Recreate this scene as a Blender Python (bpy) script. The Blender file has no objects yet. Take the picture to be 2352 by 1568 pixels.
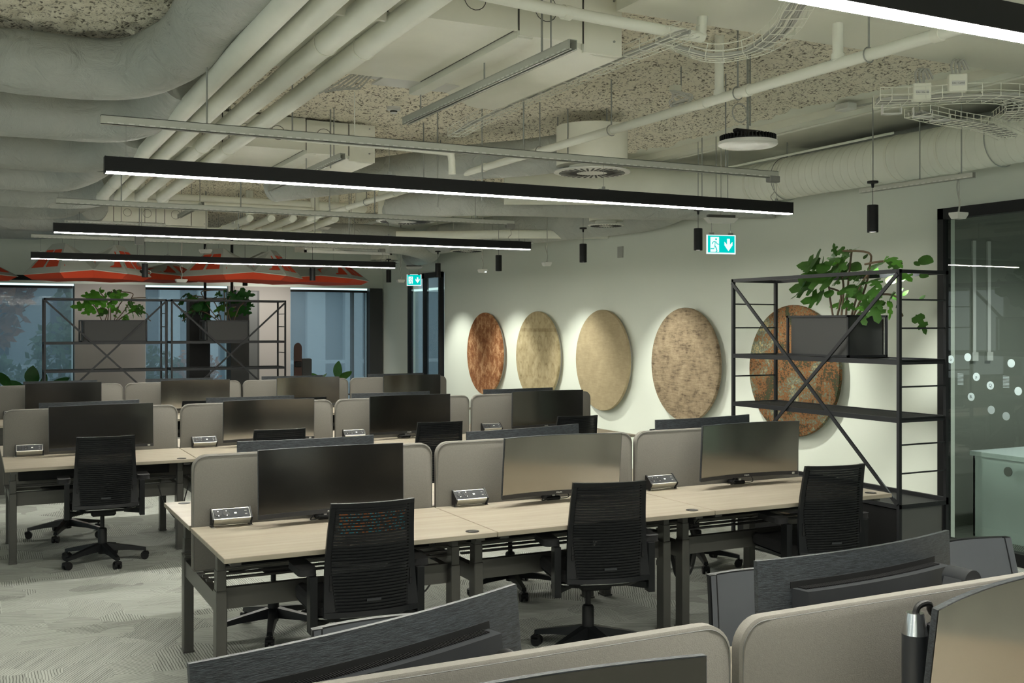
import bpy, bmesh, math, random
from mathutils import Vector, Matrix
random.seed(7)
SC = bpy.context.scene
COL = SC.collection
PI = math.pi
FL = -0.05                                  # floor level (the desks stand 0.79 m high)

# ---------------------------------------------------------------- camera
cam = bpy.data.cameras.new('camera'); camo = bpy.data.objects.new('camera', cam); COL.objects.link(camo)
cam.sensor_width = 36.0; cam.lens = 2439.0 / 2352.0 * 36.0
cam.shift_y = -37.0 / 2352.0; cam.clip_start = 0.05; cam.clip_end = 300
camo.location = (0, 0, 1.81)
camo.rotation_euler = (PI / 2, 0, -math.radians(26.87))
SC.camera = camo
# ---------------------------------------------------------------- world (daylight), exposure
SC.view_settings.view_transform = 'Standard'; SC.view_settings.look = 'None'
SC.view_settings.gamma = 1.0; SC.view_settings.use_curve_mapping = False
SC.view_settings.exposure = 0.1
W = bpy.data.worlds.new('world'); SC.world = W; W.use_nodes = True
wn = W.node_tree.nodes; wl = W.node_tree.links
bg = wn['Background']; bg.inputs[1].default_value = 1.8
tc = wn.new('ShaderNodeTexCoord'); sx = wn.new('ShaderNodeSeparateXYZ'); wr = wn.new('ShaderNodeValToRGB')
wl.new(tc.outputs['Generated'], sx.inputs[0]); wl.new(sx.outputs[2], wr.inputs[0]); wl.new(wr.outputs[0], bg.inputs[0])
wr.color_ramp.elements[0].position = 0.0; wr.color_ramp.elements[0].color = (0.42, 0.50, 0.48, 1)
wr.color_ramp.elements[1].position = 0.6; wr.color_ramp.elements[1].color = (0.50, 0.62, 0.70, 1)
LIN_E = 176.0                                # linear luminaires
SPOT_W = 135.0                               # cylinder spotlights

# ---------------------------------------------------------------- materials
def srgb(r, g, b):
    f = lambda c: (c / 255.0 / 12.92) if c / 255.0 <= 0.04045 else ((c / 255.0 + 0.055) / 1.055) ** 2.4
    return (f(r), f(g), f(b), 1)
def mat(name, col, rough=0.5, metal=0.0, bump=0.0, bscale=60.0, var=0.0, vscale=8.0, spec=0.5, stretch=None, emis=None, estr=0.0):
    m = bpy.data.materials.new(name); m.use_nodes = True
    nt = m.node_tree; N = nt.nodes; L = nt.links; b = N['Principled BSDF']
    b.inputs['Base Color'].default_value = col; b.inputs['Roughness'].default_value = rough
    b.inputs['Metallic'].default_value = metal; b.inputs['Specular IOR Level'].default_value = spec
    if emis: b.inputs['Emission Color'].default_value = emis; b.inputs['Emission Strength'].default_value = estr
    t = N.new('ShaderNodeTexCoord'); src = t.outputs['Object']
    if stretch:
        mp = N.new('ShaderNodeMapping'); mp.inputs['Scale'].default_value = stretch; L.new(src, mp.inputs[0]); src = mp.outputs[0]
    if var:
        n = N.new('ShaderNodeTexNoise'); n.inputs['Scale'].default_value = vscale; n.inputs['Detail'].default_value = 5; L.new(src, n.inputs['Vector'])
        r = N.new('ShaderNodeMapRange'); r.inputs[1].default_value = 0.3; r.inputs[2].default_value = 0.7
        r.inputs[3].default_value = 1 - var; r.inputs[4].default_value = 1 + var; L.new(n.outputs[0], r.inputs[0])
        mx = N.new('ShaderNodeVectorMath'); mx.operation = 'SCALE'; mx.inputs[0].default_value = col[:3]; L.new(r.outputs[0], mx.inputs['Scale'])
        L.new(mx.outputs[0], b.inputs['Base Color'])
    if bump:
        n2 = N.new('ShaderNodeTexNoise'); n2.inputs['Scale'].default_value = bscale; n2.inputs['Detail'].default_value = 4; L.new(src, n2.inputs['Vector'])
        bp = N.new('ShaderNodeBump'); bp.inputs['Strength'].default_value = bump; bp.inputs['Distance'].default_value = 0.01
        L.new(n2.outputs[0], bp.inputs['Height']); L.new(bp.outputs[0], b.inputs['Normal'])
    return m
def emit(name, col, s):
    m = bpy.data.materials.new(name); m.use_nodes = True; nt = m.node_tree; nt.nodes.clear()
    o = nt.nodes.new('ShaderNodeOutputMaterial'); e = nt.nodes.new('ShaderNodeEmission'); e.inputs[0].default_value = col; e.inputs[1].default_value = s
    nt.links.new(e.outputs[0], o.inputs[0]); return m
M = {}
M['paint'] = mat('white wall paint', (0.76, 0.79, 0.70, 1), 0.7, bump=0.05, bscale=90)
M['taupe'] = mat('taupe wall paint', (0.42, 0.385, 0.35, 1), 0.75)
M['ceil'] = mat('ceiling paint', (0.76, 0.76, 0.66, 1), 0.75, var=0.05, vscale=3, bump=0.08, bscale=30)
M['pipe'] = mat('painted pipe', (0.78, 0.79, 0.70, 1), 0.55, var=0.04, vscale=4)
M['galv'] = mat('painted sheet metal', (0.76, 0.76, 0.66, 1), 0.45, var=0.03, vscale=5)
M['rod'] = mat('zinc rod', (0.32, 0.33, 0.31, 1), 0.4, 0.6)
M['strut'] = mat('zinc strut channel', (0.46, 0.47, 0.42, 1), 0.45, 0.2)
M['black'] = mat('black powder coat', (0.006, 0.006, 0.0065, 1), 0.5, spec=0.3)
M['frame'] = mat('dark grey steel frame', (0.016, 0.017, 0.019, 1), 0.45, 0.1, spec=0.35)
M['deskmetal'] = mat('desk grey metal', (0.085, 0.083, 0.076, 1), 0.35, 0.55)
M['plastic'] = mat('black chair plastic', (0.006, 0.0066, 0.0074, 1), 0.38, spec=0.25)
M['cloth'] = mat('black seat fabric', (0.010, 0.010, 0.011, 1), 0.9, bump=0.3, bscale=500)
M['chrome'] = mat('polished metal', (0.6, 0.6, 0.6, 1), 0.18, 1.0)
M['alu'] = mat('brushed aluminium', (0.55, 0.54, 0.47, 1), 0.38, 0.75)
M['screen'] = mat('monitor display', (0.005, 0.0045, 0.004, 1), 0.3, spec=0.15)
def display():
    m = M['screen']; nt = m.node_tree; N = nt.nodes; L = nt.links; g = N.new('ShaderNodeBsdfGlossy'); g.inputs['Roughness'].default_value = 0.15; g.inputs['Color'].default_value = (1.0, 0.94, 0.84, 1)  # warm tinted gloss, reflectance raised to give displays a beige sheen
    f = N.new('ShaderNodeFresnel'); f.inputs[0].default_value = 3.7; mx = N.new('ShaderNodeMixShader')
    L.new(f.outputs[0], mx.inputs[0]); L.new(N['Principled BSDF'].outputs[0], mx.inputs[1]); L.new(g.outputs[0], mx.inputs[2]); L.new(mx.outputs[0], N['Material Output'].inputs[0])
display()
def display2():
    m = M['screen'].copy(); m.name = 'dark display'; M['screendark'] = m; N = m.node_tree.nodes
    for n in N:
        if n.type == 'FRESNEL': n.inputs[0].default_value = 1.65  # weaker reflection for the monitors that should read dark
display2()
M['sockpanel'] = mat('socket panel', (0.045, 0.047, 0.05, 1), 0.85, spec=0.15)
M['bezel'] = mat('monitor bezel', (0.014, 0.014, 0.016, 1), 0.35)
M['mback'] = mat('brushed monitor back', (0.032, 0.037, 0.042, 1), 0.38, 0.3, var=0.6, vscale=14, stretch=(2.2, 10, 26), bump=0.25, bscale=30)
M['chassis'] = mat('monitor chassis', (0.020, 0.022, 0.025, 1), 0.4)
M['felt'] = mat('taupe divider felt', (0.148, 0.140, 0.124, 1), 0.95, bump=0.15, bscale=350, var=0.05, vscale=120)
M['edge'] = mat('grey divider piping', (0.30, 0.29, 0.26, 1), 0.8)
M['white'] = mat('white plastic', (0.62, 0.62, 0.58, 1), 0.4)
M['whitetop'] = mat('white laminate', (0.62, 0.70, 0.68, 1), 0.4)
M['grey'] = mat('grey plastic', (0.20, 0.20, 0.19, 1), 0.5)
M['darkpanel'] = mat('charcoal planter panel', (0.034, 0.035, 0.034, 1), 0.6)
M['cabinet'] = mat('grey cabinet panel', (0.085, 0.087, 0.083, 1), 0.55)
M['soil'] = mat('potting soil', (0.03, 0.02, 0.014, 1), 0.95, bump=0.8, bscale=80)
M['stem'] = mat('brown green stem', (0.10, 0.065, 0.035, 1), 0.6)
M['tube'] = emit('luminaire diffuser', (1.0, 0.985, 0.88, 1), LIN_E)
M['lens'] = emit('spot lens', (1.0, 0.95, 0.85, 1), 3.0)
M['ledwhite'] = emit('small led', (0.8, 1.0, 0.95, 1), 6.0)
M['cable'] = mat('grey cable', (0.40, 0.40, 0.36, 1), 0.5)
M['bcable'] = mat('black cable', (0.01, 0.01, 0.01, 1), 0.4)
M['orange'] = mat('orange acoustic felt', (0.62, 0.060, 0.018, 1), 0.85)
M['greyfelt'] = mat('grey acoustic felt', (0.42, 0.44, 0.40, 1), 0.9)
M['smooth'] = mat('smooth plaster soffit', (0.70, 0.70, 0.60, 1), 0.6)
M['sticker'] = mat('frosted sticker', (0.50, 0.60, 0.62, 1), 0.6)
M['ink'] = mat('dark lettering', (0.03, 0.045, 0.05, 1), 0.6)
M['logo'] = emit('logo print', (0.8, 0.8, 0.8, 1), 0.5) if False else mat('logo print', (0.75, 0.75, 0.72, 1), 0.4)

def leafmat(name, c, tr):
    m = mat(name, c, 0.32, var=0.25, vscale=9, spec=0.55); nt = m.node_tree; N = nt.nodes; L = nt.links
    t = N.new('ShaderNodeBsdfTranslucent'); t.inputs[0].default_value = tr
    mx = N.new('ShaderNodeMixShader'); mx.inputs[0].default_value = 0.25
    L.new(N['Principled BSDF'].outputs[0], mx.inputs[1]); L.new(t.outputs[0], mx.inputs[2])
    L.new(mx.outputs[0], N['Material Output'].inputs[0]); return m
M['leaf'] = leafmat('dark green leaf', (0.045, 0.120, 0.022, 1), (0.10, 0.28, 0.03, 1))
M['leafb'] = leafmat('bright green leaf', (0.10, 0.30, 0.035, 1), (0.20, 0.55, 0.05, 1))
M['leafd'] = leafmat('deep green leaf', (0.020, 0.085, 0.018, 1), (0.04, 0.16, 0.03, 1))

def alphamat(name, col, fac, rough=0.8, transl=0.0):
    m = mat(name, col, rough); nt = m.node_tree; N = nt.nodes; L = nt.links
    tp = N.new('ShaderNodeBsdfTransparent'); mx = N.new('ShaderNodeMixShader'); mx.inputs[0].default_value = fac
    src = N['Principled BSDF'].outputs[0]
    if transl:
        t = N.new('ShaderNodeBsdfTranslucent'); t.inputs[0].default_value = col; m2 = N.new('ShaderNodeMixShader'); m2.inputs[0].default_value = transl
        L.new(src, m2.inputs[1]); L.new(t.outputs[0], m2.inputs[2]); src = m2.outputs[0]
    L.new(tp.outputs[0], mx.inputs[1]); L.new(src, mx.inputs[2]); L.new(mx.outputs[0], N['Material Output'].inputs[0])
    return m
M['mesh'] = alphamat('black chair mesh', (0.006, 0.006, 0.007, 1), 0.55, 0.85)
M['front'] = alphamat('grey front mesh', (0.040, 0.046, 0.053, 1), 0.84, 0.85)
M['blind'] = alphamat('roller blind weave', (0.36, 0.44, 0.50, 1), 0.42, 0.8, 0.6)

M['glowline'] = emit('cyan white glow line', (0.72, 1.0, 1.0, 1), 1.3)  # emission put in for the bright line above the blinds
M['channel'] = alphamat('milky translucent channel', (0.92, 0.97, 0.97, 1), 0.75, 0.4, 0.95)
def glassmat(name, tint, refl_rough=0.01):
    m = bpy.data.materials.new(name); m.use_nodes = True; nt = m.node_tree; nt.nodes.clear(); N = nt.nodes; L = nt.links
    o = N.new('ShaderNodeOutputMaterial'); g = N.new('ShaderNodeBsdfGlossy'); g.inputs['Roughness'].default_value = refl_rough
    t = N.new('ShaderNodeBsdfTransparent'); t.inputs[0].default_value = tint
    f = N.new('ShaderNodeFresnel'); f.inputs[0].default_value = 1.62
    ge = N.new('ShaderNodeNewGeometry'); k = N.new('ShaderNodeMath'); k.operation = 'SUBTRACT'; k.inputs[0].default_value = 1.0; L.new(ge.outputs['Backfacing'], k.inputs[1])
    k2 = N.new('ShaderNodeMath'); k2.operation = 'MULTIPLY'; L.new(f.outputs[0], k2.inputs[0]); L.new(k.outputs[0], k2.inputs[1])
    mx = N.new('ShaderNodeMixShader'); L.new(k2.outputs[0], mx.inputs[0]); L.new(t.outputs[0], mx.inputs[1]); L.new(g.outputs[0], mx.inputs[2])
    L.new(mx.outputs[0], o.inputs[0]); return m
M['glass'] = glassmat('partition glass', (0.80, 0.84, 0.82, 1))
M['wglass'] = glassmat('window glass', (0.85, 0.92, 0.92, 1))

def wood():
    m = bpy.data.materials.new('pale oak laminate'); m.use_nodes = True; nt = m.node_tree; N = nt.nodes; L = nt.links; b = N['Principled BSDF']
    t = N.new('ShaderNodeTexCoord'); mp = N.new('ShaderNodeMapping'); mp.inputs['Scale'].default_value = (0.9, 11, 11)
    oi = N.new('ShaderNodeObjectInfo'); ad = N.new('ShaderNodeVectorMath'); ad.operation = 'ADD'
    sc = N.new('ShaderNodeVectorMath'); sc.operation = 'SCALE'; sc.inputs[0].default_value = (13, 7, 3)
    L.new(oi.outputs['Random'], sc.inputs['Scale']); L.new(t.outputs['Object'], mp.inputs[0]); L.new(mp.outputs[0], ad.inputs[0]); L.new(sc.outputs[0], ad.inputs[1])
    n = N.new('ShaderNodeTexNoise'); n.inputs['Scale'].default_value = 1.6; n.inputs['Detail'].default_value = 7; n.inputs['Roughness'].default_value = 0.6; n.inputs['Distortion'].default_value = 0.4
    L.new(ad.outputs[0], n.inputs['Vector'])
    r = N.new('ShaderNodeValToRGB'); e = r.color_ramp.elements
    e[0].position = 0.3; e[0].color = (0.235, 0.20, 0.152, 1); e[1].position = 0.68; e[1].color = (0.315, 0.285, 0.228, 1)
    L.new(n.outputs[0], r.inputs[0]); L.new(r.outputs[0], b.inputs['Base Color']); b.inputs['Roughness'].default_value = 0.42
    return m
M['wood'] = wood()

def carpet():
    m = bpy.data.materials.new('carpet planks'); m.use_nodes = True; nt = m.node_tree; N = nt.nodes; L = nt.links; b = N['Principled BSDF']
    t = N.new('ShaderNodeTexCoord')
    v = N.new('ShaderNodeTexVoronoi'); v.inputs['Scale'].default_value = 3.0; v.inputs['Randomness'].default_value = 0.85; v.distance = 'MANHATTAN'
    L.new(t.outputs['Object'], v.inputs['Vector'])
    sp = N.new('ShaderNodeSeparateColor'); L.new(v.outputs['Color'], sp.inputs[0])
    an = N.new('ShaderNodeMath'); an.operation = 'MULTIPLY_ADD'; an.inputs[1].default_value = 6.0; an.inputs[2].default_value = 0.3
    rd = N.new('ShaderNodeMath'); rd.operation = 'SNAP'; rd.inputs[1].default_value = PI / 6
    L.new(sp.outputs[0], an.inputs[0]); L.new(an.outputs[0], rd.inputs[0])
    vr = N.new('ShaderNodeVectorRotate'); vr.rotation_type = 'Z_AXIS'; L.new(t.outputs['Object'], vr.inputs['Vector']); L.new(rd.outputs[0], vr.inputs['Angle'])
    sx = N.new('ShaderNodeSeparateXYZ'); L.new(vr.outputs[0], sx.inputs[0])
    nz = N.new('ShaderNodeTexNoise'); nz.inputs['Scale'].default_value = 14; nz.inputs['Detail'].default_value = 3; L.new(vr.outputs[0], nz.inputs['Vector'])
    ml = N.new('ShaderNodeMath'); ml.operation = 'MULTIPLY'; ml.inputs[1].default_value = 400.0; L.new(sx.outputs[0], ml.inputs[0])
    a2 = N.new('ShaderNodeMath'); a2.operation = 'MULTIPLY_ADD'; a2.inputs[1].default_value = 5.0; L.new(nz.outputs[0], a2.inputs[0]); L.new(ml.outputs[0], a2.inputs[2])
    sn = N.new('ShaderNodeMath'); sn.operation = 'SINE'; L.new(a2.outputs[0], sn.inputs[0])
    mr = N.new('ShaderNodeMapRange'); mr.inputs[1].default_value = -0.95; mr.inputs[2].default_value = -0.25; L.new(sn.outputs[0], mr.inputs[0])
    mp3 = N.new('ShaderNodeMapping'); mp3.inputs['Scale'].default_value = (34, 2.2, 1); L.new(vr.outputs[0], mp3.inputs[0])
    n3 = N.new('ShaderNodeTexNoise'); n3.inputs['Scale'].default_value = 1.0; n3.inputs['Detail'].default_value = 6; n3.inputs['Roughness'].default_value = 0.75; L.new(mp3.outputs[0], n3.inputs['Vector'])
    r = N.new('ShaderNodeValToRGB'); e = r.color_ramp.elements; e[0].color = (0.045, 0.047, 0.043, 1); e[1].color = (0.40, 0.415, 0.38, 1)
    cm = N.new('ShaderNodeMath'); cm.operation = 'MULTIPLY_ADD'; cm.inputs[1].default_value = 0.62; L.new(mr.outputs[0], cm.inputs[0])
    c4 = N.new('ShaderNodeMath'); c4.operation = 'MULTIPLY_ADD'; c4.inputs[1].default_value = 0.35; c4.inputs[2].default_value = 0.06; L.new(sp.outputs[1], c4.inputs[0]); 
    c5 = N.new('ShaderNodeMath'); c5.operation = 'MULTIPLY'; c5.inputs[1].default_value = 1.1; L.new(n3.outputs[0], c5.inputs[0])
    c6 = N.new('ShaderNodeMath'); c6.operation = 'ADD'; L.new(c4.outputs[0], c6.inputs[0]); L.new(c5.outputs[0], c6.inputs[1]); 
    c7 = N.new('ShaderNodeMath'); c7.operation = 'SUBTRACT'; c7.inputs[1].default_value = 0.46; L.new(c6.outputs[0], c7.inputs[0]); L.new(c7.outputs[0], cm.inputs[2])
    L.new(cm.outputs[0], r.inputs[0]); L.new(r.outputs[0], b.inputs['Base Color']); b.inputs['Roughness'].default_value = 0.95
    b.inputs['Specular IOR Level'].default_value = 0.15
    bp = N.new('ShaderNodeBump'); bp.inputs['Strength'].default_value = 0.4; bp.inputs['Distance'].default_value = 0.004; L.new(cm.outputs[0], bp.inputs['Height']); L.new(bp.outputs[0], b.inputs['Normal'])
    return m
M['carpet'] = carpet()

def spray():
    m = bpy.data.materials.new('sprayed fire insulation'); m.use_nodes = True; nt = m.node_tree; N = nt.nodes; L = nt.links; b = N['Principled BSDF']
    t = N.new('ShaderNodeTexCoord')
    n = N.new('ShaderNodeTexNoise'); n.inputs['Scale'].default_value = 26; n.inputs['Detail'].default_value = 6; n.inputs['Roughness'].default_value = 0.65; L.new(t.outputs['Object'], n.inputs['Vector'])
    n2 = N.new('ShaderNodeTexNoise'); n2.inputs['Scale'].default_value = 60; n2.inputs['Detail'].default_value = 4; L.new(t.outputs['Object'], n2.inputs['Vector'])
    ad = N.new('ShaderNodeMath'); ad.operation = 'ADD'; L.new(n.outputs[0], ad.inputs[0]); L.new(n2.outputs[0], ad.inputs[1])
    r = N.new('ShaderNodeValToRGB'); e = r.color_ramp.elements
    e[0].position = 0.405; e[0].color = (0.19, 0.165, 0.12, 1); e[1].position = 0.485; e[1].color = (0.86, 0.81, 0.67, 1)
    hf = N.new('ShaderNodeMath'); hf.operation = 'MULTIPLY'; hf.inputs[1].default_value = 0.5; L.new(ad.outputs[0], hf.inputs[0])
    L.new(hf.outputs[0], r.inputs[0]); L.new(r.outputs[0], b.inputs['Base Color']); b.inputs['Roughness'].default_value = 0.95
    bp = N.new('ShaderNodeBump'); bp.inputs['Strength'].default_value = 0.8; bp.inputs['Distance'].default_value = 0.03; L.new(hf.outputs[0], bp.inputs['Height']); L.new(bp.outputs[0], b.inputs['Normal'])
    return m
M['spray'] = spray()
def jacket():
    m = mat('duct insulation jacket', (0.41, 0.43, 0.40, 1), 0.55, var=0.04, vscale=3); nt = m.node_tree; N = nt.nodes; L = nt.links; b = N['Principled BSDF']
    t = N.new('ShaderNodeTexCoord'); n = N.new('ShaderNodeTexNoise'); n.inputs['Scale'].default_value = 5; n.inputs['Detail'].default_value = 6; n.inputs['Distortion'].default_value = 1.2
    n.inputs['Roughness'].default_value = 0.55
    L.new(t.outputs['Object'], n.inputs['Vector']); bp = N.new('ShaderNodeBump'); bp.inputs['Strength'].default_value = 0.9; bp.inputs['Distance'].default_value = 0.05
    L.new(n.outputs[0], bp.inputs['Height']); L.new(bp.outputs[0], b.inputs['Normal']); return m
M['jacket'] = jacket()

# five round textile panels
def rugmat(name, stops, kind):
    m = bpy.data.materials.new(name); m.use_nodes = True; nt = m.node_tree; N = nt.nodes; L = nt.links; b = N['Principled BSDF']
    b.inputs['Roughness'].default_value = 0.9; b.inputs['Specular IOR Level'].default_value = 0.2
    t = N.new('ShaderNodeTexCoord'); src = t.outputs['Object']
    def noise(sc, det=6, st=(1, 1, 1), rg=0.6, dis=0.0):
        mp = N.new('ShaderNodeMapping'); mp.inputs['Scale'].default_value = st; L.new(src, mp.inputs[0])
        n = N.new('ShaderNodeTexNoise'); n.inputs['Scale'].default_value = sc; n.inputs['Detail'].default_value = det; n.inputs['Roughness'].default_value = rg; n.inputs['Distortion'].default_value = dis
        L.new(mp.outputs[0], n.inputs['Vector']); return n.outputs[0]
    def mth(op, a, c=None, v=None, v2=None):
        x = N.new('ShaderNodeMath'); x.operation = op
        if hasattr(a, 'links') or hasattr(a, 'is_linked'): L.new(a, x.inputs[0])
        else: x.inputs[0].default_value = a
        if c is not None: L.new(c, x.inputs[1])
        if v is not None: x.inputs[1].default_value = v
        if v2 is not None: x.inputs[2].default_value = v2
        return x.outputs[0]
    sx = N.new('ShaderNodeSeparateXYZ'); L.new(src, sx.inputs[0]); u = sx.outputs[1]; w = sx.outputs[2]
    r = N.new('ShaderNodeValToRGB'); r.color_ramp.elements.remove(r.color_ramp.elements[0])
    first = True
    for p, c in stops:
        if first: r.color_ramp.elements[0].position = p; r.color_ramp.elements[0].color = c; first = False
        else:
            e = r.color_ramp.elements.new(p); e.color = c
    base = noise(7, 8, rg=0.7)
    if kind == 'lattice':
        zig = mth('ABSOLUTE', mth('SUBTRACT', mth('FRACT', mth('MULTIPLY', u, v=3.4)), v=0.5))
        wz = mth('ADD', mth('MULTIPLY', w, v=3.0), zig)
        ln = mth('LESS_THAN', mth('ABSOLUTE', mth('SUBTRACT', mth('FRACT', mth('MULTIPLY', wz, v=1.0)), v=0.5)), v=0.07)
        ln2 = mth('LESS_THAN', mth('ABSOLUTE', mth('SUBTRACT', mth('FRACT', mth('MULTIPLY', u, v=6.8)), v=0.5)), v=0.09)
        f = mth('ADD', base, mth('MULTIPLY', mth('ADD', ln, ln2), v=0.09))
        f = mth('ADD', f, mth('MULTIPLY', mth('SUBTRACT', noise(40, 3), v=0.5), v=0.35))
    elif kind == 'medallion':
        uu = mth('SUBTRACT', mth('FRACT', mth('MULTIPLY', u, v=5.2)), v=0.5); ww = mth('SUBTRACT', mth('FRACT', mth('MULTIPLY', w, v=2.6)), v=0.5)
        d = mth('SQRT', mth('ADD', mth('MULTIPLY', uu, uu), mth('MULTIPLY', ww, ww)))
        ring = mth('LESS_THAN', mth('ABSOLUTE', mth('SUBTRACT', d, v=0.27)), v=0.035)
        vl = mth('LESS_THAN', mth('ABSOLUTE', uu), v=0.0)
        bd = mth('LESS_THAN', mth('ABSOLUTE', mth('SUBTRACT', w, v=0.38)), v=0.025)
        f = mth('SUBTRACT', base, mth('MULTIPLY', mth('ADD', mth('ADD', ring, bd), vl), v=0.11))
    elif kind == 'abstract':
        f = mth('ADD', mth('MULTIPLY', noise(3.0, 4, dis=0.9), v=0.62), mth('MULTIPLY', noise(42, 5, (1, 1, 1.3), rg=0.75), v=0.52))
    else:
        f = mth('ADD', mth('MULTIPLY', base, v=0.6), mth('MULTIPLY', noise(9, 6, (1, 1, 6), dis=0.5), v=0.42))
    L.new(f, r.inputs[0]); L.new(r.outputs[0], b.inputs['Base Color'])
    bp = N.new('ShaderNodeBump'); bp.inputs['Strength'].default_value = 0.15; bp.inputs['Distance'].default_value = 0.004
    L.new(noise(150, 2), bp.inputs['Height']); L.new(bp.outputs[0], b.inputs['Normal'])
    return m

# ---------------------------------------------------------------- mesh helpers
class MB:
    def __init__(s): s.bm = bmesh.new()
    def box(s, c, d, rot=None, bev=0.0, seg=1):
        g = bmesh.ops.create_cube(s.bm, size=1.0); vs = g['verts']
        bmesh.ops.scale(s.bm, vec=d, verts=vs)
        if bev:
            es = list({e for v in vs for e in v.link_edges})
            r = bmesh.ops.bevel(s.bm, geom=es, offset=bev, segments=seg, affect='EDGES', profile=0.5); vs = list({v for f in r['faces'] for v in f.verts} | {v for v in vs if v.is_valid})
        if rot is not None: bmesh.ops.rotate(s.bm, cent=(0, 0, 0), matrix=rot, verts=vs)
        bmesh.ops.translate(s.bm, vec=c, verts=vs); return s
    def b2(s, x0, x1, y0, y1, z0, z1, bev=0.0): return s.box(((x0 + x1) / 2, (y0 + y1) / 2, (z0 + z1) / 2), (abs(x1 - x0), abs(y1 - y0), abs(z1 - z0)), bev=bev)
    def cyl(s, p0, p1, r, n=12, r2=None):
        p0 = Vector(p0); p1 = Vector(p1); d = p1 - p0; L_ = d.length
        g = bmesh.ops.create_cone(s.bm, cap_ends=True, segments=n, radius1=r, radius2=r if r2 is None else r2, depth=L_)
        q = Vector((0, 0, 1)).rotation_difference(d.normalized()).to_matrix()
        bmesh.ops.rotate(s.bm, cent=(0, 0, 0), matrix=q, verts=g['verts']); bmesh.ops.translate(s.bm, vec=(p0 + p1) / 2, verts=g['verts']); return s
    def bar(s, p0, p1, w, h=None):                 # square bar
        p0 = Vector(p0); p1 = Vector(p1); d = p1 - p0; h = h or w
        z = d.normalized(); a = Vector((0, 0, 1)) if abs(z.z) < 0.95 else Vector((0, 1, 0))
        x = a.cross(z).normalized(); y = z.cross(x)
        R = Matrix((x, y, z)).transposed()
        return s.box((p0 + p1) / 2, (w, h, d.length), rot=R)
    def tube(s, pts, r, n=8, rs=None, smooth=1, cap=True):
        P = [Vector(p) for p in pts]
        if smooth > 1 and len(P) > 2: P, rs = crom(P, smooth, rs)
        rings = []; up = None
        for i, p in enumerate(P):
            t = (P[min(i + 1, len(P) - 1)] - P[max(i - 1, 0)]).normalized()
            if up is None:
                a = Vector((0, 0, 1)) if abs(t.z) < 0.9 else Vector((1, 0, 0)); up = (a - t * a.dot(t)).normalized()
            else: up = (up - t * up.dot(t)).normalized()
            sd = t.cross(up); rr = rs[i] if rs else r
            rings.append([s.bm.verts.new(p + (up * math.cos(2 * PI * k / n) + sd * math.sin(2 * PI * k / n)) * rr) for k in range(n)])
        for a, b in zip(rings, rings[1:]):
            for k in range(n): s.bm.faces.new((a[k], a[(k + 1) % n], b[(k + 1) % n], b[k]))
        if cap: s.bm.faces.new(rings[0][::-1]); s.bm.faces.new(rings[-1])
        return s
    def loft(s, secs, cap=True):
        R = [[s.bm.verts.new(p) for p in sec] for sec in secs]; n = len(R[0])
        for a, b in zip(R, R[1:]):
            for k in range(n): s.bm.faces.new((a[k], a[(k + 1) % n], b[(k + 1) % n], b[k]))
        if cap: s.bm.faces.new(R[0][::-1]); s.bm.faces.new(R[-1])
        return s
    def prism(s, poly, ax, a0, a1):                # poly in the two other axes
        def P(u, v, w): return {'x': (w, u, v), 'y': (u, w, v), 'z': (u, v, w)}[ax]
        return s.loft([[P(u, v, a0) for u, v in poly], [P(u, v, a1) for u, v in poly]])
    def lathe(s, prof, n=24, c=(0, 0, 0)):
        R = [[s.bm.verts.new((c[0] + r * math.cos(2 * PI * k / n), c[1] + r * math.sin(2 * PI * k / n), c[2] + z)) for k in range(n)] for r, z in prof]
        for a, b in zip(R, R[1:]):
            for k in range(n): s.bm.faces.new((a[k], a[(k + 1) % n], b[(k + 1) % n], b[k]))
        s.bm.faces.new(R[0][::-1]); s.bm.faces.new(R[-1]); return s
    def grid(s, f, nu, nv):
        V = [[s.bm.verts.new(f(i / nu, j / nv)) for j in range(nv + 1)] for i in range(nu + 1)]
        for i in range(nu):
            for j in range(nv): s.bm.faces.new((V[i][j], V[i + 1][j], V[i + 1][j + 1], V[i][j + 1]))
        return s
def crom(P, k, rs=None):
    out = []; ro = []
    for i in range(len(P) - 1):
        p0 = P[max(i - 1, 0)]; p1 = P[i]; p2 = P[i + 1]; p3 = P[min(i + 2, len(P) - 1)]
        for j in range(k):
            t = j / k; out.append(0.5 * ((2 * p1) + (p2 - p0) * t + (2 * p0 - 5 * p1 + 4 * p2 - p3) * t * t + (3 * p1 - p0 - 3 * p2 + p3) * t ** 3))
            if rs: ro.append(rs[i] * (1 - t) + rs[i + 1] * t)
    out.append(P[-1])
    if rs: ro.append(rs[-1])
    return out, (ro if rs else None)
def obj(name, mb, m, parent=None, loc=None, ang=32):
    bm = mb.bm; bmesh.ops.recalc_face_normals(bm, faces=bm.faces)
    me = bpy.data.meshes.new(name); bm.to_mesh(me); bm.free()
    for p in me.polygons: p.use_smooth = True
    me.set_sharp_from_angle(angle=math.radians(ang))
    me.materials.append(M[m] if isinstance(m, str) else m)
    o = bpy.data.objects.new(name, me); COL.objects.link(o)
    if loc is not None: o.location = loc
    if parent is not None: o.parent = parent
    return o
def tag(o, label, cat, group=None, kind=None):
    o['label'] = label; o['category'] = cat
    if group: o['group'] = group
    if kind: o['kind'] = kind
    return o
def thing(name, label, cat, loc=(0, 0, 0), rz=0.0, group=None):
    o = bpy.data.objects.new(name, None); o.empty_display_size = 0.1; COL.objects.link(o); o.location = loc; o.rotation_euler = (0, 0, rz)
    return tag(o, label, cat, group)
def struct(name, mb, m, label=None):
    o = obj(name, mb, m); o['kind'] = 'structure'
    if label: o['label'] = label
    return o
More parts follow.
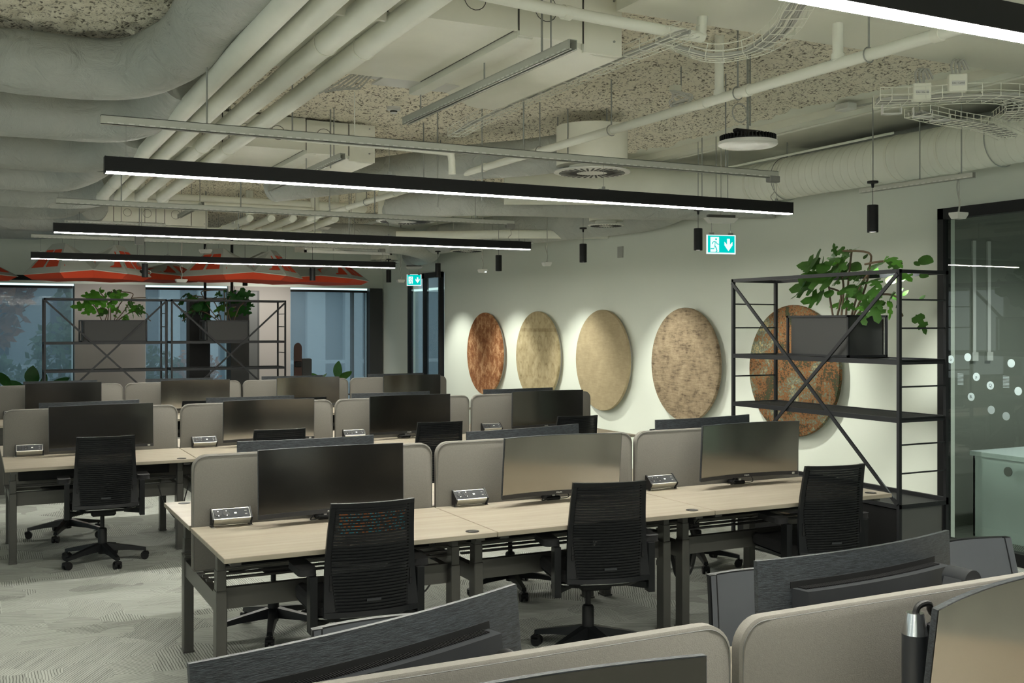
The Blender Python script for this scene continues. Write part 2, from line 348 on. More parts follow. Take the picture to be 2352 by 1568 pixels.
def dup(root, loc, rz=0.0, label=None, group=None):
    r = root.copy(); COL.objects.link(r); r.location = loc; r.rotation_euler = (0, 0, rz)
    if label: r['label'] = label
    if group: r['group'] = group
    for ch in list(root.children):
        c = ch.copy(); COL.objects.link(c); c.parent = r
        for g in list(ch.children):
            d = g.copy(); COL.objects.link(d); d.parent = c
    return r
def text(name, s, size, m, parent, mtx, ext=0.0004):
    cu = bpy.data.curves.new(name, 'FONT'); cu.body = s; cu.size = size; cu.align_x = 'CENTER'; cu.align_y = 'CENTER'; cu.extrude = ext
    cu.materials.append(M[m]); o = bpy.data.objects.new(name, cu); COL.objects.link(o)
    if parent is not None: o.parent = parent
    o.parent = None; dg = bpy.context.evaluated_depsgraph_get(); me = bpy.data.meshes.new_from_object(o.evaluated_get(dg)); bpy.data.objects.remove(o)
    me.name = name; o = bpy.data.objects.new(name, me); COL.objects.link(o)
    if parent is not None: o.parent = parent
    o.matrix_local = mtx; return o
def frame_mtx(loc, xdir, zdir):
    x = Vector(xdir).normalized(); z = Vector(zdir).normalized(); y = z.cross(x)
    m = Matrix((x, y, z)).transposed().to_4x4(); m.translation = Vector(loc); return m
def noise3(x, y, z=0.0):
    from mathutils import noise
    return noise.noise(Vector((x, y, z)))

# ================================================================ THE SETTING
WX = 7.25                                    # face of the right-hand wall
struct('floor', MB().b2(-7, WX, -9, 20.3, FL - 0.2, FL), 'carpet')
struct('ceiling', MB().b2(-7, WX + 0.2, -9, 20.3, 3.5, 3.75), 'ceil')
def spray_f(u, v):
    x = -3.2 + 8.85 * u; y = 0.5 + 19.3 * v
    z = 3.455 + 0.030 * noise3(x * 11, y * 11) + 0.016 * noise3(x * 27, y * 27, 3) + 0.035 * noise3(x * 0.5, y * 2.2, 7)
    if u > 0.999: x += 0.05 * noise3(3, y * 5) + 0.03 * noise3(5, y * 19)
    if u > 0.999 or v > 0.999 or u < 0.001 or v < 0.001: z = 3.502
    return (x, y, z)
sp = struct('ceiling_spray', MB().grid(spray_f, 330, 640), 'spray', 'rough sprayed fire insulation with a ragged edge on the ceiling'); sp['kind'] = 'structure'
# beams crossing near the camera
struct('trim_1', MB().b2(2.72, WX, 3.80, 4.27, 3.30, 3.52), 'smooth', 'smooth pale downstand beam across the ceiling')
struct('trim_2', MB().b2(2.2, WX, 1.2, 3.74, 3.30, 3.52), 'smooth', 'wide smooth pale soffit beside the downstand beam')
struct('trim_3', MB().b2(2.72, WX, 3.735, 3.805, 3.335, 3.52), 'ceil')
struct('trim_4', MB().b2(5.95, 6.10, 4.27, 20, 3.44, 3.5), 'galv', 'long flat rail on the smooth ceiling strip')
# right wall: solid from the near partition to the far glass door
wr_ = MB().b2(WX, WX + 0.15, 6.32, 16.90, FL, 3.5); wr_.b2(WX, WX + 0.15, 16.90, 18.47, 2.73, 3.5); wr_.b2(WX, WX + 0.15, 18.47, 20.3, FL, 3.5)
wr_.b2(WX, WX + 0.15, -9, 6.32, 2.76, 3.5)
struct('wall_right', wr_, 'paint')
# far wall with three windows
WIN = [(-1.6, 1.57), (2.75, 4.22), (5.39, 6.96)]; WT = 2.54; WB = 0.35
wf = MB().b2(-7, WX, 20.0, 20.3, WT, 3.5); wf.b2(-7, WX, 20.0, 20.3, FL, WB)
wf2 = MB().b2(-7, -1.6, 20.0, 20.3, WB, WT); wf2.b2(1.57, 2.75, 20.0, 20.3, WB, WT); wf2.b2(4.22, 5.39, 20.0, 20.3, WB, WT)
struct('wall_far', wf, 'paint'); struct('wall_far_pier', wf2, 'taupe', 'taupe painted piers between the far windows')
struct('trim_5', MB().b2(6.96, 7.22, 19.93, 20.3, FL, WT), 'darkpanel', 'dark panel beside the last far window')
for i, (a, b) in enumerate(WIN):
    w = struct('window_%d' % (i + 1), MB().b2(a, b, 20.14, 20.16, WB, WT), 'wglass')
    f = MB(); t = 0.045
    t = 0.012; f.b2(a, a + t, 20.1, 20.2, WB, WT); f.b2(b - t, b, 20.1, 20.2, WB, WT); f.b2(a, b, 20.1, 20.2, WT - t, WT); f.b2(a, b, 20.1, 20.2, WB, WB + t)
    if i == 2: f.b2(b - 0.32, b - 0.27, 20.1, 20.2, WB, WT)
    obj('window_frame', f, 'frame', w)
    sh = thing('roller_blind', ['grey see-through roller blind on the widest far window', 'grey see-through roller blind behind the double planter rack', 'grey see-through roller blind on the far window nearest the corner'][i], 'blind', (0, 0, 0), 0, 'roller blinds on the far windows')
    obj('blind_fabric', MB().b2(a + 0.02, b - 0.05, 20.06, 20.063, WB + 0.12, WT - 0.045), 'blind', sh)
    obj('headrail', MB().b2(a + 0.0, b - 0.03, 20.03, 20.085, WT - 0.085, WT - 0.04), 'black', sh)
    obj('glow_strip', MB().b2(a + 0.01, b - 0.01, 20.07, 20.073, WT - 0.04, WT - 0.004), 'glowline', sh)  # glowing strip added to draw the bright line at the window head
    obj('side_channel', MB().b2(b - 0.05, b - 0.02, 20.07, 20.073, WB + 0.1, WT - 0.04), 'channel', sh)  # translucent strips added to catch daylight as bright window edges
    obj('side_channel', MB().b2(a, a + 0.02, 20.07, 20.073, WB + 0.1, WT - 0.04), 'channel', sh)
    obj('bottom_bar', MB().b2(a + 0.02, b - 0.05, 20.05, 20.072, WB + 0.09, WB + 0.12), 'black', sh)
# meeting room behind the near glass partition, dim lobby behind the far glass door
mr = MB(); mr.b2(WX + 0.15, 11, 6.9, 7.05, FL, 3.2); mr.b2(11, 11.1, -3, 7.05, FL, 3.2); mr.b2(WX, 11, -3.1, -3, FL, 3.2); mr.b2(WX + 0.15, 11, -3, 7.05, 3.1, 3.2)
M['roomwall'] = mat('meeting room paint', (0.20, 0.21, 0.18, 1), 0.7)
struct('wall_meeting', mr, 'roomwall'); struct('floor_meeting', MB().b2(WX, 11, -3, 7.05, FL - 0.1, FL), 'carpet')
# unseen walls; their window bands are placed to bring daylight in low
wb = MB(); wb.b2(-7.2, -7, -9.2, 20.3, 2.65, 3.5); wb.b2(-7.2, -7, -9.2, 20.3, FL, 0.5)
for k in range(10): wb.b2(-7.2, -7, -9.2 + 3.2 * k, -8.7 + 3.2 * k, 0.5, 2.65)
struct('wall_left', wb, 'paint')
wb = MB(); wb.b2(-7, WX, -9.2, -9, 2.65, 3.5); wb.b2(-7, WX, -9.2, -9, FL, 0.5)
for k in range(5): wb.b2(-7 + 3.4 * k, -6.4 + 3.4 * k, -9.2, -9, 0.5, 2.65)
struct('wall_back', wb, 'paint')
def glass_wall(name, y0, y1, top, mull, label):
    w = struct(name, MB().b2(7.20, 7.212, y0 + 0.04, y1 - 0.04, FL + 0.05, top - 0.05), 'glass', label)
    f = MB(); X0, X1 = 7.17, 7.26
    f.b2(X0, X1, y1 - 0.06, y1, FL, top); f.b2(X0, X1, y0, y0 + 0.05, FL, top); f.b2(X0, X1, y0, y1, top - 0.09, top); f.b2(X0, X1, y0, y1, FL, FL + 0.10)
    for y in mull: f.b2(X0, X1, y - 0.03, y + 0.03, FL, top)
    obj('window_frame', f, 'black', w); return w
glass_wall('window_4', -3.0, 6.30, 2.78, [2.9, 0.2], 'black framed glass partition to the meeting room')
glass_wall('window_5', 16.93, 18.44, 2.74, [17.66], 'black framed glass door at the far end of the white wall')
# outside
M['pink'] = mat('pinkish facade', (0.34, 0.24, 0.24, 1), 0.8)
sh = thing('roller_blind', 'half lowered blind behind the far glass door of the white wall', 'blind'); obj('headrail', MB().b2(7.29, 7.35, 16.95, 18.42, 2.44, 2.48), 'glowline', sh); obj('blind_fabric', MB().b2(7.31, 7.313, 16.97, 18.40, 0.3, 2.44), 'blind', sh)  # this headrail is given a glow to draw a bright line
M['facade'] = mat('facade panel', (0.34, 0.39, 0.43, 1), 0.8); M['fin'] = mat('facade fin', (0.75, 0.80, 0.85, 1), 0.7)
M['facwin'] = mat('facade window', (0.06, 0.09, 0.12, 1), 0.2); M['ground'] = mat('outside paving', (0.30, 0.32, 0.34, 1), 0.9)
M['bush'] = leafmat('outside foliage', (0.05, 0.13, 0.05, 1), (0.08, 0.2, 0.05, 1)); M['rust'] = leafmat('autumn foliage', (0.42, 0.15, 0.07, 1), (0.5, 0.2, 0.1, 1))
struct('ground', MB().b2(7.6, 40, 7.2, 60, -0.4, -0.25).b2(-20, 7.6, 20.3, 60, -0.4, -0.25), 'ground')
bd = thing('office_building', 'grey building with pale vertical fins seen through the far windows', 'building', (0, 0, -0.25))
obj('facade_wall', MB().b2(-14, 34, 34, 38, 0, 13), 'facade', bd)
fin = None
pb = thing('brick_building', 'pinkish low building seen through the far glass door', 'building', (0, 0, -0.25)); obj('facade_wall', MB().b2(17, 24, 18, 29, 0, 3.2), 'pink', pb); obj('flat_roof', MB().b2(16.8, 24.2, 17.8, 29.2, 3.2, 3.45), 'facade', pb)
for i in range(22):
    x = 4.2 + i * 1.15 + (0.12 if i % 3 == 0 else 0)
    if fin is None: fin = obj('fin', MB().b2(-0.3, 0.3, -0.28, 0.0, 0, 13), 'fin', bd, (x, 34, 0))
    else: c = fin.copy(); COL.objects.link(c); c.location = (x, 34, 0)
for k in range(5):
    for x in (-12, -8.5, -5, -1.5, 2):
        obj('window', MB().b2(x, x + 2.4, 33.94, 34.05, 1.2 + 2.5 * k, 2.9 + 2.5 * k), 'facwin', bd)
obj('railing', MB().b2(-14, 34, 30.0, 30.08, 0.95, 1.05).b2(-14, 34, 30.0, 30.05, 0.0, 0.55), 'fin', bd)
def bush(name, label, x, y, z, r, m, n=420, sq=(1, 1, 1), trunk=None):
    mb = MB(); rnd = random.Random(int(x * 10 + y * 7))
    for i in range(n):
        a = rnd.uniform(0, 2 * PI); cz = rnd.uniform(-1, 1); q = (1 - cz * cz) ** 0.5; rr = r * rnd.uniform(0.55, 1.0)
        c = Vector((q * math.cos(a) * rr * sq[0], q * math.sin(a) * rr * sq[1], cz * rr * sq[2]))
        s = r * 0.13; d1 = Vector((rnd.uniform(-1, 1), rnd.uniform(-1, 1), rnd.uniform(-1, 1))).normalized() * s; d2 = d1.orthogonal().normalized() * s * 0.6
        mb.bm.faces.new([mb.bm.verts.new(c + v) for v in (-d1, d2, d1, -d2)])
    t = thing(name, label, 'tree' if trunk else 'bush', (x, y, z))
    o = obj('crown', mb, m, t); o['kind'] = 'stuff'
    obj('trunk' if trunk else 'stem', MB().cyl((0, 0, -z - 0.25), (0, 0, 0), trunk or 0.04, 8), 'stem', t); return t
bush('garden_bush', 'green bush outside the widest far window', 0.0, 24.5, 0.65, 0.8, 'bush', sq=(1.3, 1, 0.75))
bush('garden_bush', 'tall green bush outside the window beside the first pier', 1.7, 25.5, 0.9, 0.9, 'bush', sq=(0.8, 0.8, 1.2))
bush('garden_bush', 'green bush outside behind the second planter', 3.6, 25, 0.65, 0.7, 'bush')
bush('garden_bush', 'rust red bush outside behind the second planter', 4.6, 25.4, 0.7, 0.6, 'rust')
bush('garden_tree', 'autumn tree outside the widest far window', 0.4, 28, 2.7, 1.3, 'rust', sq=(0.7, 0.7, 1.2), trunk=0.09)
bush('garden_tree', 'green tree outside beside the first pier', 2.5, 27.5, 2.4, 1.2, 'bush', sq=(0.6, 0.6, 1.3), trunk=0.09)

# ================================================================ LUMINAIRES
def linear_light(Y, label, x0=0.58, L_=4.40, lit=True, z=2.57, wt=0.25):
    t = thing('linear_light', label, 'ceiling light', (x0, Y, z), 0, 'black linear pendant lights')
    f = MB(); f.b2(0, L_, -0.03, 0.03, 0.003, 0.078); obj('housing', f, 'black', t)
    obj('diffuser', MB().b2(0.004, L_ - 0.004, -0.026, 0.026, -0.002, 0.0028), 'tube' if lit else 'grey', t)
    for x in (0.10, L_ * 0.34, L_ * 0.66, L_ - 0.12):
        obj('suspension_wire', MB().cyl((x, 0, 0.09), (x, 0, wt), 0.0013, 5), 'rod', t)
        obj('wire_clip', MB().b2(x - 0.035, x + 0.035, -0.01, 0.01, 0.078, 0.085).b2(x - 0.008, x + 0.008, -0.008, 0.008, 0.085, 0.10), 'rod', t)
    for x in (0.0, L_): obj('end_cap', MB().b2(x - 0.003, x + 0.003, -0.0305, 0.0305, -0.004, 0.079), 'black', t)
    return t
def strut(p0, p1, label, w=0.041, holes=True, slots=None):
    p0 = Vector(p0); p1 = Vector(p1); d = p1 - p0; L_ = d.length; n = d.normalized(); sd = Vector((0, 0, 1)).cross(n)
    t = thing('strut_channel', label, 'channel', p0, math.atan2(d.y, d.x))
    m = MB(); h = w * 0.55; th = 0.003
    m.b2(0, L_, -w / 2, -w / 2 + th, -h, h); m.b2(0, L_, w / 2 - th, w / 2, -h, h); m.b2(0, L_, -w / 2, w / 2, h - th, h)
    m.b2(0, L_, -w / 2, -w / 2 + 0.012, -h, -h + th); m.b2(0, L_, w / 2 - 0.012, w / 2, -h, -h + th)
    obj('channel_body', m, 'strut', t)
    if p0.z < 3.4:
        for f_ in (0.12, 0.55, 0.9): obj('hanger_rod', MB().cyl((L_ * f_, 0, 0), (L_ * f_, 0, 3.49 - p0.z), 0.0045, 6), 'rod', t)
    if holes:
        s = MB(); x = 0.03
        while x < L_ - 0.03: s.b2(x, x + 0.028, -w / 2 - 0.0006, -w / 2 + 0.0006, -h + 0.004, -h + 0.011); x += 0.05
        o = obj('slots', s, 'white', t); o['kind'] = 'stuff'
    return t
LY = (1.90, 5.62, 9.44, 13.28)
linear_light(LY[1], 'black linear pendant light over the bench that ends at the planter rack')
linear_light(LY[2], 'black linear pendant light over the middle bench')
linear_light(LY[3], 'black linear pendant light nearest the orange baffles')
linear_light(LY[0], 'black linear pendant light directly above the foreground bench', wt=0.72)
linear_light(-1.9, 'unseen linear pendant light added behind the camera', wt=0.92)  # unseen luminaire added to brighten the room from behind
for i, y in enumerate((-1.9, 1.9)): linear_light(y, 'unseen linear pendant light added left of the camera, %s one' % ('first', 'second')[i], x0=-5.6, wt=0.92)  # unseen luminaires added for more light from the left
strut((0.56, 5.62, 2.83), (4.86, 5.62, 2.83), 'slotted strut channel carrying the nearest fully seen linear light')
strut((0.60, 9.44, 2.83), (4.80, 9.44, 2.83), 'slotted strut channel carrying the linear light over the middle bench')
strut((0.58, 13.28, 2.83), (4.85, 13.28, 2.83), 'slotted strut channel carrying the linear light nearest the baffles')
for (x, y, w) in ((4.83, 5.62, 'nearest'), (4.76, 9.44, 'middle'), (4.80, 13.28, 'farthest')):
    t = thing('connector_box', 'small grey connector box at the strut end over the %s linear light' % w, 'box', (x, y, 2.80))
    obj('box_body', MB().box((0, 0, 0), (0.09, 0.05, 0.045), bev=0.006), 'grey', t)
    obj('feed_cable', MB().tube([(0, 0, -0.02), (0.02, 0.01, -0.08), (-0.02, 0, -0.12), (0.01, 0, -0.152)], 0.003, 6, smooth=5), 'cable', t)
SPY = (5.82, 7.95, 10.02, 12.12, 14.10, 16.13)
def spot(Y, label, X=5.95, z=2.50, on=True):
    t = thing('cylinder_spotlight', label, 'spotlight', (X, Y, z), 0, 'black cylinder spotlights along the white wall')
    obj('lamp_cylinder', MB().lathe([(0.036, 0.006), (0.040, 0.0), (0.040, 0.20), (0.036, 0.203)], 24), 'black', t)
    obj('lamp_lens', MB().lathe([(0.032, 0.004), (0.032, 0.0055)], 24), 'lens', t)
    obj('suspension_wire', MB().cyl((0, 0, 0.2), (0, 0, 0.36), 0.002, 6), 'bcable', t)
    obj('ceiling_rose', MB().lathe([(0.008, 0.33), (0.012, 0.36), (0.04, 0.365), (0.04, 0.38)], 18), 'black', t)
    obj('hanger_rod', MB().cyl((0, 0, 0.38), (0, 0, 1.0), 0.004, 6), 'rod', t)
    return t
SPL = ('beside the planter rack', 'next to the larger exit sign', 'before the third round panel', 'beside the ceiling projector', 'nearest the far glass door', 'in front of the far window corner')
for y, l in zip(SPY, SPL): spot(y, 'black cylinder spotlight hanging ' + l)
AIM = [8.05, 9.84, 11.60, 13.33, 15.08]
def spotlamp(x, y, z, tx, ty, tz, pw, size=58, blend=0.65, col=(1, 0.93, 0.80), r=0.03):
    l = bpy.data.lights.new('spot_lamp', 'SPOT'); l.energy = pw; l.spot_size = math.radians(size); l.spot_blend = blend; l.color = col; l.shadow_soft_size = r
    o = bpy.data.objects.new('spot_lamp', l); COL.objects.link(o); o.location = (x, y, z)
    d = Vector((tx - x, ty - y, tz - z)); o.rotation_euler = d.to_track_quat('-Z', 'Y').to_euler(); return o
for i, y in enumerate(SPY): spotlamp(5.95, y, 2.488, 7.25, y, 0.80, SPOT_W, 70, 0.75, (0.97, 1.0, 0.90))
# tilted ceiling projectors that pick out panels and plants
def highbay(loc, label, r=0.175):
    t = thing('round_ceiling_lamp', label, 'ceiling light', loc, 0)
    obj('diffuser_disc', MB().lathe([(r * 0.4, -0.006), (r * 0.93, -0.004), (r, 0.004), (r, 0.022), (r * 0.97, 0.024)], 40), 'white', t)
    fins = MB(); 
    for k in range(48):
        a = 2 * PI * k / 48; c, s_ = math.cos(a), math.sin(a)
        fins.box((c * r * 0.62, s_ * r * 0.62, 0.045), (r * 0.62, 0.005, 0.045), rot=None) if False else fins.bar((c * r * 0.35, s_ * r * 0.35, 0.045), (c * r * 0.95, s_ * r * 0.95, 0.040), 0.005, 0.036)
    o = obj('heat_sink', fins.lathe([(0.06, 0.024), (r * 0.9, 0.024), (r * 0.9, 0.035), (0.06, 0.075)], 32), 'black', t)
    obj('bracket', MB().box((0, 0, 0.085), (0.20, 0.04, 0.02), bev=0.005), 'black', t)
    obj('hanger_rod', MB().cyl((0, 0, 0.09), (0, 0, 0.60), 0.007, 8).cyl((0.018, 0, 0.12), (0.018, 0, 0.60), 0.005, 8), 'rod', t)
    obj('power_cable', MB().tube([(-0.02, 0, 0.085), (0.09, -0.03, 0.08), (0.16, -0.06, 0.06), (0.165, -0.05, 0.03), (0.15, 0, 0.02)], 0.006, 8, smooth=6), 'white', t)
    obj('coiled_cable', MB().tube([(-0.06 + 0.055 * math.cos(a / 3.0), 0, 0.19 + 0.055 * math.sin(a / 3.0)) for a in range(0, 20)], 0.004, 6), 'cable', t)
    return t
highbay((4.13, 5.03, 2.885), 'round black and white lamp on a rod below the ceiling')

# ================================================================ CEILING SERVICES
def duct_bend(i, Y, xb, r=0.172, label='', z=3.247):
    t = thing('insulated_duct', label, 'duct', (0, 0, 0), 0, 'white jacketed ducts along the left')
    P = [(-3.2, Y, z), (-1.6, Y, z), (xb - 0.75, Y, z), (xb - 0.32, Y, z), (xb - 0.08, Y - 0.13, z + 0.01), (xb + 0.06, Y - 0.42, z + 0.04), (xb + 0.12, Y - 0.75, z + 0.06), (xb + 0.13, Y - (1.25 if i < 2 else 0.95), z + 0.085)]
    if i == 0: P += [(xb + 0.18, Y - 2.1, z + 0.085), (xb + 0.16, Y - 3.6, z + 0.085)]
    Q, _ = crom([Vector(p) for p in P], 16); JX = [x for x in (-0.65 + 0.13 * i % 0.4, -1.45, 0.12 - 0.09 * (i % 3)) if x < xb - 0.4]
    rs = []
    rnd = random.Random(i)
    for k, q in enumerate(Q): rs.append(r * (1 + 0.014 * math.sin(q.x * 6.5 + i) + rnd.uniform(-0.003, 0.003) - sum(0.05 * math.exp(-((q.x - j) / 0.035) ** 2) for j in JX)) * (1 - 0.035 * math.exp(-((k - 86) / 1.5) ** 2)))
    obj('duct_jacket', MB().tube(Q, r, 28, rs=rs), 'jacket', t)
    for x in (-0.65 + 0.13 * i % 0.4, -1.45, 0.12 - 0.09 * (i % 3)):
        if x < xb - 0.4: obj('joint_band', MB().tube([(x - 0.03, Y, z), (x, Y, z), (x + 0.03, Y, z)], r, 28, rs=[r * 0.985, r * 0.965, r * 0.985]), 'jacket', t)
    obj('hanger_rod', MB().cyl((xb - 0.62, Y, z + r), (xb - 0.62, Y, 3.5), 0.005, 6).cyl((-0.35, Y, z + r), (-0.35, Y, 3.5), 0.005, 6), 'rod', t)
    return t
ORD = ['nearest of the row, ending under the four pipes', 'second from the camera', 'third from the camera', 'fourth from the camera', 'fifth from the camera, above the pendant end', 'sixth from the camera', 'seventh from the camera, with a rounded end', 'last before the orange baffles']
for i, (Y, xb) in enumerate(((6.38, 0.90), (7.86, 1.02), (9.50, 0.98), (10.98, 0.86), (12.5, 1.20), (13.85, 1.0), (15.6, 1.25), (17.2, 1.0))):
    duct_bend(i, Y, xb, label='white jacketed duct, ' + ORD[i])
# four parallel insulated pipes
PX = ((1.150, 1.185, 'leftmost of the four parallel pipes'), (1.290, 1.345, 'second from the left of the four parallel pipes'), (1.470, 1.545, 'third from the left of the four parallel pipes'), (1.655, 1.750, 'rightmost of the four parallel pipes'))
for i, (xa, xb, l) in enumerate(PX):
    t = thing('insulated_pipe', 'white insulated pipe, ' + l, 'pipe', (0, 0, 0), 0, 'four parallel insulated pipes'); z = 3.15
    pts = [(xa, 2.2, z), (xa * 0.6 + xb * 0.4, 6, z), (xb, 11.4 - 0.07 * i, z), (xb + 0.02, 11.8 - 0.07 * i, z - 0.01)]
    r = 0.056 if i < 3 else 0.054
    obj('pipe_run', MB().tube(pts, r, 18, smooth=4), 'pipe', t)
    obj('riser', MB().tube([(xb + 0.02, 11.75 - 0.07 * i, z - 0.02), (xb + 0.02, 11.9 - 0.07 * i, z), (xb + 0.02, 11.95 - 0.07 * i, z + 0.1), (xb + 0.02, 11.95 - 0.07 * i, 3.45)], r * 0.95, 14, smooth=3), 'pipe', t)
    for y in (4.9, 8.1) if i > 1 else (10.6,):
        x = xa + (xb - xa) * (y - 2.2) / 9.5
        obj('pipe_clip', MB().tube([(x + (r + .004) * math.cos(a), y, z + (r + .004) * math.sin(a)) for a in [k * PI / 10 for k in range(21)]], 0.003, 5), 'galv', t)
        obj('hanger_rod', MB().cyl((x, y, z + r), (x, y, 3.46), 0.004, 6), 'rod', t)
for (z, y, r, x0, x1, l) in ((3.215, 12.25, 0.062, 1.30, 4.15, 'upper'), (3.14, 12.15, 0.052, 1.60, 3.55, 'lower')):
    t = thing('cross_pipe', 'white pipe crossing behind the four parallel pipes, %s one' % l, 'pipe', (0, 0, 0))
    obj('pipe_run', MB().tube([(x0, y, z), (x0 + 0.4, y, z), (x1 - 0.2, y, z), (x1, y + 0.02, z), (x1 + 0.03, y + 0.06, z + 0.1), (x1 + 0.03, y + 0.06, 3.45)], r, 16, smooth=4), 'pipe', t)
for k, (x, y) in enumerate(((3.95, 12.6), (3.72, 12.7), (3.48, 12.8), (3.24, 12.9), (3.0, 13.0))):
    t = thing('short_pipe', 'short slanted white pipe over the middle bench light, ' + ('first', 'second', 'third', 'fourth', 'fifth')[k] + ' from the swirl diffuser', 'pipe', (0, 0, 0), 0, 'slanted short pipes')
    obj('pipe_run', MB().tube([(x, y, 3.45), (x, y, 3.16), (x - 0.03, y + 0.1, 3.10), (x - 0.1, y + 1.9, 3.06), (x - 0.12, y + 2.6, 3.05)], 0.045, 12, smooth=4), 'pipe', t)
    obj('pipe_collar', MB().cyl((x - 0.07, y + 1.1, 3.08), (x - 0.075, y + 1.14, 3.08), 0.05, 12), 'galv', t)
# long sprinkler pipe
t = thing('sprinkler_pipe', 'long thin white pipe running diagonally below the rough ceiling', 'pipe', (0, 0, 0))
spx = lambda y: 3.835 - 0.021 * (y - 2.5)
obj('pipe_run', MB().tube([(spx(y), y, 3.10) for y in (2.4, 5, 8, 11, 12.6)], 0.0285, 16), 'pipe', t)
for y in (3.35, 4.62, 5.0, 5.97, 6.95, 7.85, 8.75, 9.8, 11.2):
    obj('coupling', MB().cyl((spx(y), y - 0.022, 3.10), (spx(y), y + 0.022, 3.10), 0.034, 16), 'galv', t)
for y in (3.75, 4.70, 5.97, 6.93, 8.72, 10.6):
    obj('hanger_ring', MB().tube([(spx(y) + 0.036 * math.cos(a), y, 3.10 + 0.036 * math.sin(a)) for a in [k * PI / 8 for k in range(17)]], 0.0035, 5), 'rod', t)
    obj('hanger_rod', MB().cyl((spx(y), y, 3.135), (spx(y), y, 3.48), 0.005, 6), 'rod', t)
for y in (3.95, 4.86): obj('riser', MB().cyl((spx(y), y, 3.10), (spx(y), y, 3.48), 0.026, 14).cyl((spx(y), y, 3.12), (spx(y), y, 3.15), 0.032, 14), 'pipe', t)
t = thing('conduit_pipe', 'white pipe crossing in front of the large fan coil unit', 'pipe', (0, 0, 0))
obj('pipe_run', MB().tube([(1.55, 3.98, 3.2), (2.2, 4.08, 3.2), (3.05, 4.15, 3.2), (3.13, 4.16, 3.22), (3.14, 4.16, 3.45)], 0.026, 14, smooth=3), 'pipe', t)
obj('coupling', MB().cyl((2.33, 4.10, 3.2), (2.37, 4.105, 3.2), 0.033, 14), 'galv', t)
t = thing('thin_pipe', 'thin white pipe hanging under the strut of the nearest linear light', 'pipe', (0, 0, 0))
obj('pipe_run', MB().tube([(1.95, 7.3, 3.12), (2.4, 7.2, 3.10), (3.05, 7.15, 3.08), (3.12, 7.15, 3.06), (3.13, 7.15, 2.92)], 0.027, 12, smooth=3).cyl((2.4, 7.2, 3.1), (2.4, 7.2, 3.48), 0.004, 6), 'pipe', t)
t = thing('conduit_pipe', 'white conduit rising near the strut over the middle bench light', 'pipe', (0, 0, 0))
obj('pipe_run', MB().tube([(1.75, 14.3, 2.98), (1.9, 14.3, 3.06), (3.3, 14.2, 3.06), (4.2, 14.0, 3.05)], 0.035, 12, smooth=3), 'pipe', t)
t = thing('conduit_pipe', 'white pipe ending at the white wall below the big duct', 'pipe', (0, 0, 0))
obj('pipe_run', MB().tube([(4.9, 13.0, 2.98), (5.6, 12.6, 2.98), (6.2, 12.0, 2.97), (7.25, 11.6, 2.97)], 0.055, 14, smooth=4), 'pipe', t)
# fan coil units
def fcu(dx, y0, label, sc=1.0):
    t = thing('fan_coil_unit', label, 'air unit', (dx, y0, 0))
    L1 = 1.20
    obj('casing', MB().b2(1.36, 2.30, 0.02, L1 + 0.02, 3.20, 3.42, bev=0.004).b2(2.30, 2.70, 0.02, 1.40, 3.205, 3.42), 'galv', t)
    obj('access_panel', MB().b2(1.38, 1.72, 0.03, L1, 3.193, 3.20).b2(1.735, 2.26, 0.03, L1, 3.194, 3.20), 'galv', t)
    obj('discharge_hood', MB().prism([(2.28, 3.165), (2.36, 3.165), (2.40, 3.215), (2.52, 3.20), (2.66, 3.135), (2.72, 3.126), (2.84, 3.126), (2.84, 3.150), (2.78, 3.30), (2.28, 3.30)], 'y', 0.03, 1.42), 'galv', t)
    obj('side_plate', MB().b2(1.34, 1.62, 0.0, 0.02, 3.15, 3.45).b2(1.63, 2.27, 0.0, 0.018, 3.19, 3.44).b2(2.28, 2.62, 0.0, 0.022, 3.17, 3.43).b2(2.63, 2.845, 0.0, 0.02, 3.13, 3.43), 'galv', t)
    kn = MB()
    for x, r in ((1.80, 0.05), (2.05, 0.055), (2.42, 0.06)):
        kn.tube([(x + r * math.cos(a), -0.002, 3.31 + r * math.sin(a)) for a in [k * PI / 8 for k in range(17)]], 0.0020, 4)
    obj('knockout', kn, 'deskmetal', t)['kind'] = 'stuff'
    obj('seam_shade', MB().b2(1.724, 1.731, 0.03, L1, 3.1935, 3.1985).b2(2.263, 2.268, 0.03, L1, 3.1935, 3.1985).b2(1.622, 1.628, -0.003, 0.0, 3.19, 3.43).b2(2.272, 2.278, -0.003, 0.0, 3.19, 3.43).b2(2.622, 2.628, -0.003, 0.0, 3.17, 3.42), 'deskmetal', t)['kind'] = 'stuff'  # dark strips stand in for the shade in the casing seams
    sc_ = MB()
    for x, z in ((2.80, 3.40), (2.80, 3.20), (2.5, 3.40), (1.7, 3.42), (1.9, 3.40)): sc_.cyl((x, -0.006, z), (x, 0.0, z), 0.006, 8)
    obj('screws', sc_, 'rod', t)['kind'] = 'stuff'
    obj('drip_tray', MB().b2(2.05, 2.75, 1.22, 1.42, 3.20, 3.212).b2(1.98, 2.46, 1.05, 1.45, 3.24, 3.26), 'white', t)
    cb = MB()
    for k in range(6): cb.tube([(1.98 + 0.02 * k, 1.15, 3.24), (1.90 + 0.02 * k, 1.22, 3.22), (1.78 + 0.03 * k, 1.28, 3.14), (1.70 + 0.035 * k, 1.30, 3.09 + 0.01 * k)], 0.005, 5, smooth=4)
    obj('wiring', cb, 'cable', t)
    for x, y in ((1.45, 0.1), (2.83, 0.2), (2.3, 1.3)): obj('hanger_rod', MB().cyl((x, y, 3.3), (x, y, 3.49), 0.005, 6), 'rod', t)
    return t
fcu(0, 4.42, 'large white fan coil unit nearest the camera, beside the four pipes')
fcu(0.06, 8.2, 'white fan coil unit above the nearest linear light')
fcu(0.02, 14.9, 'white fan coil unit above the linear light nearest the baffles')
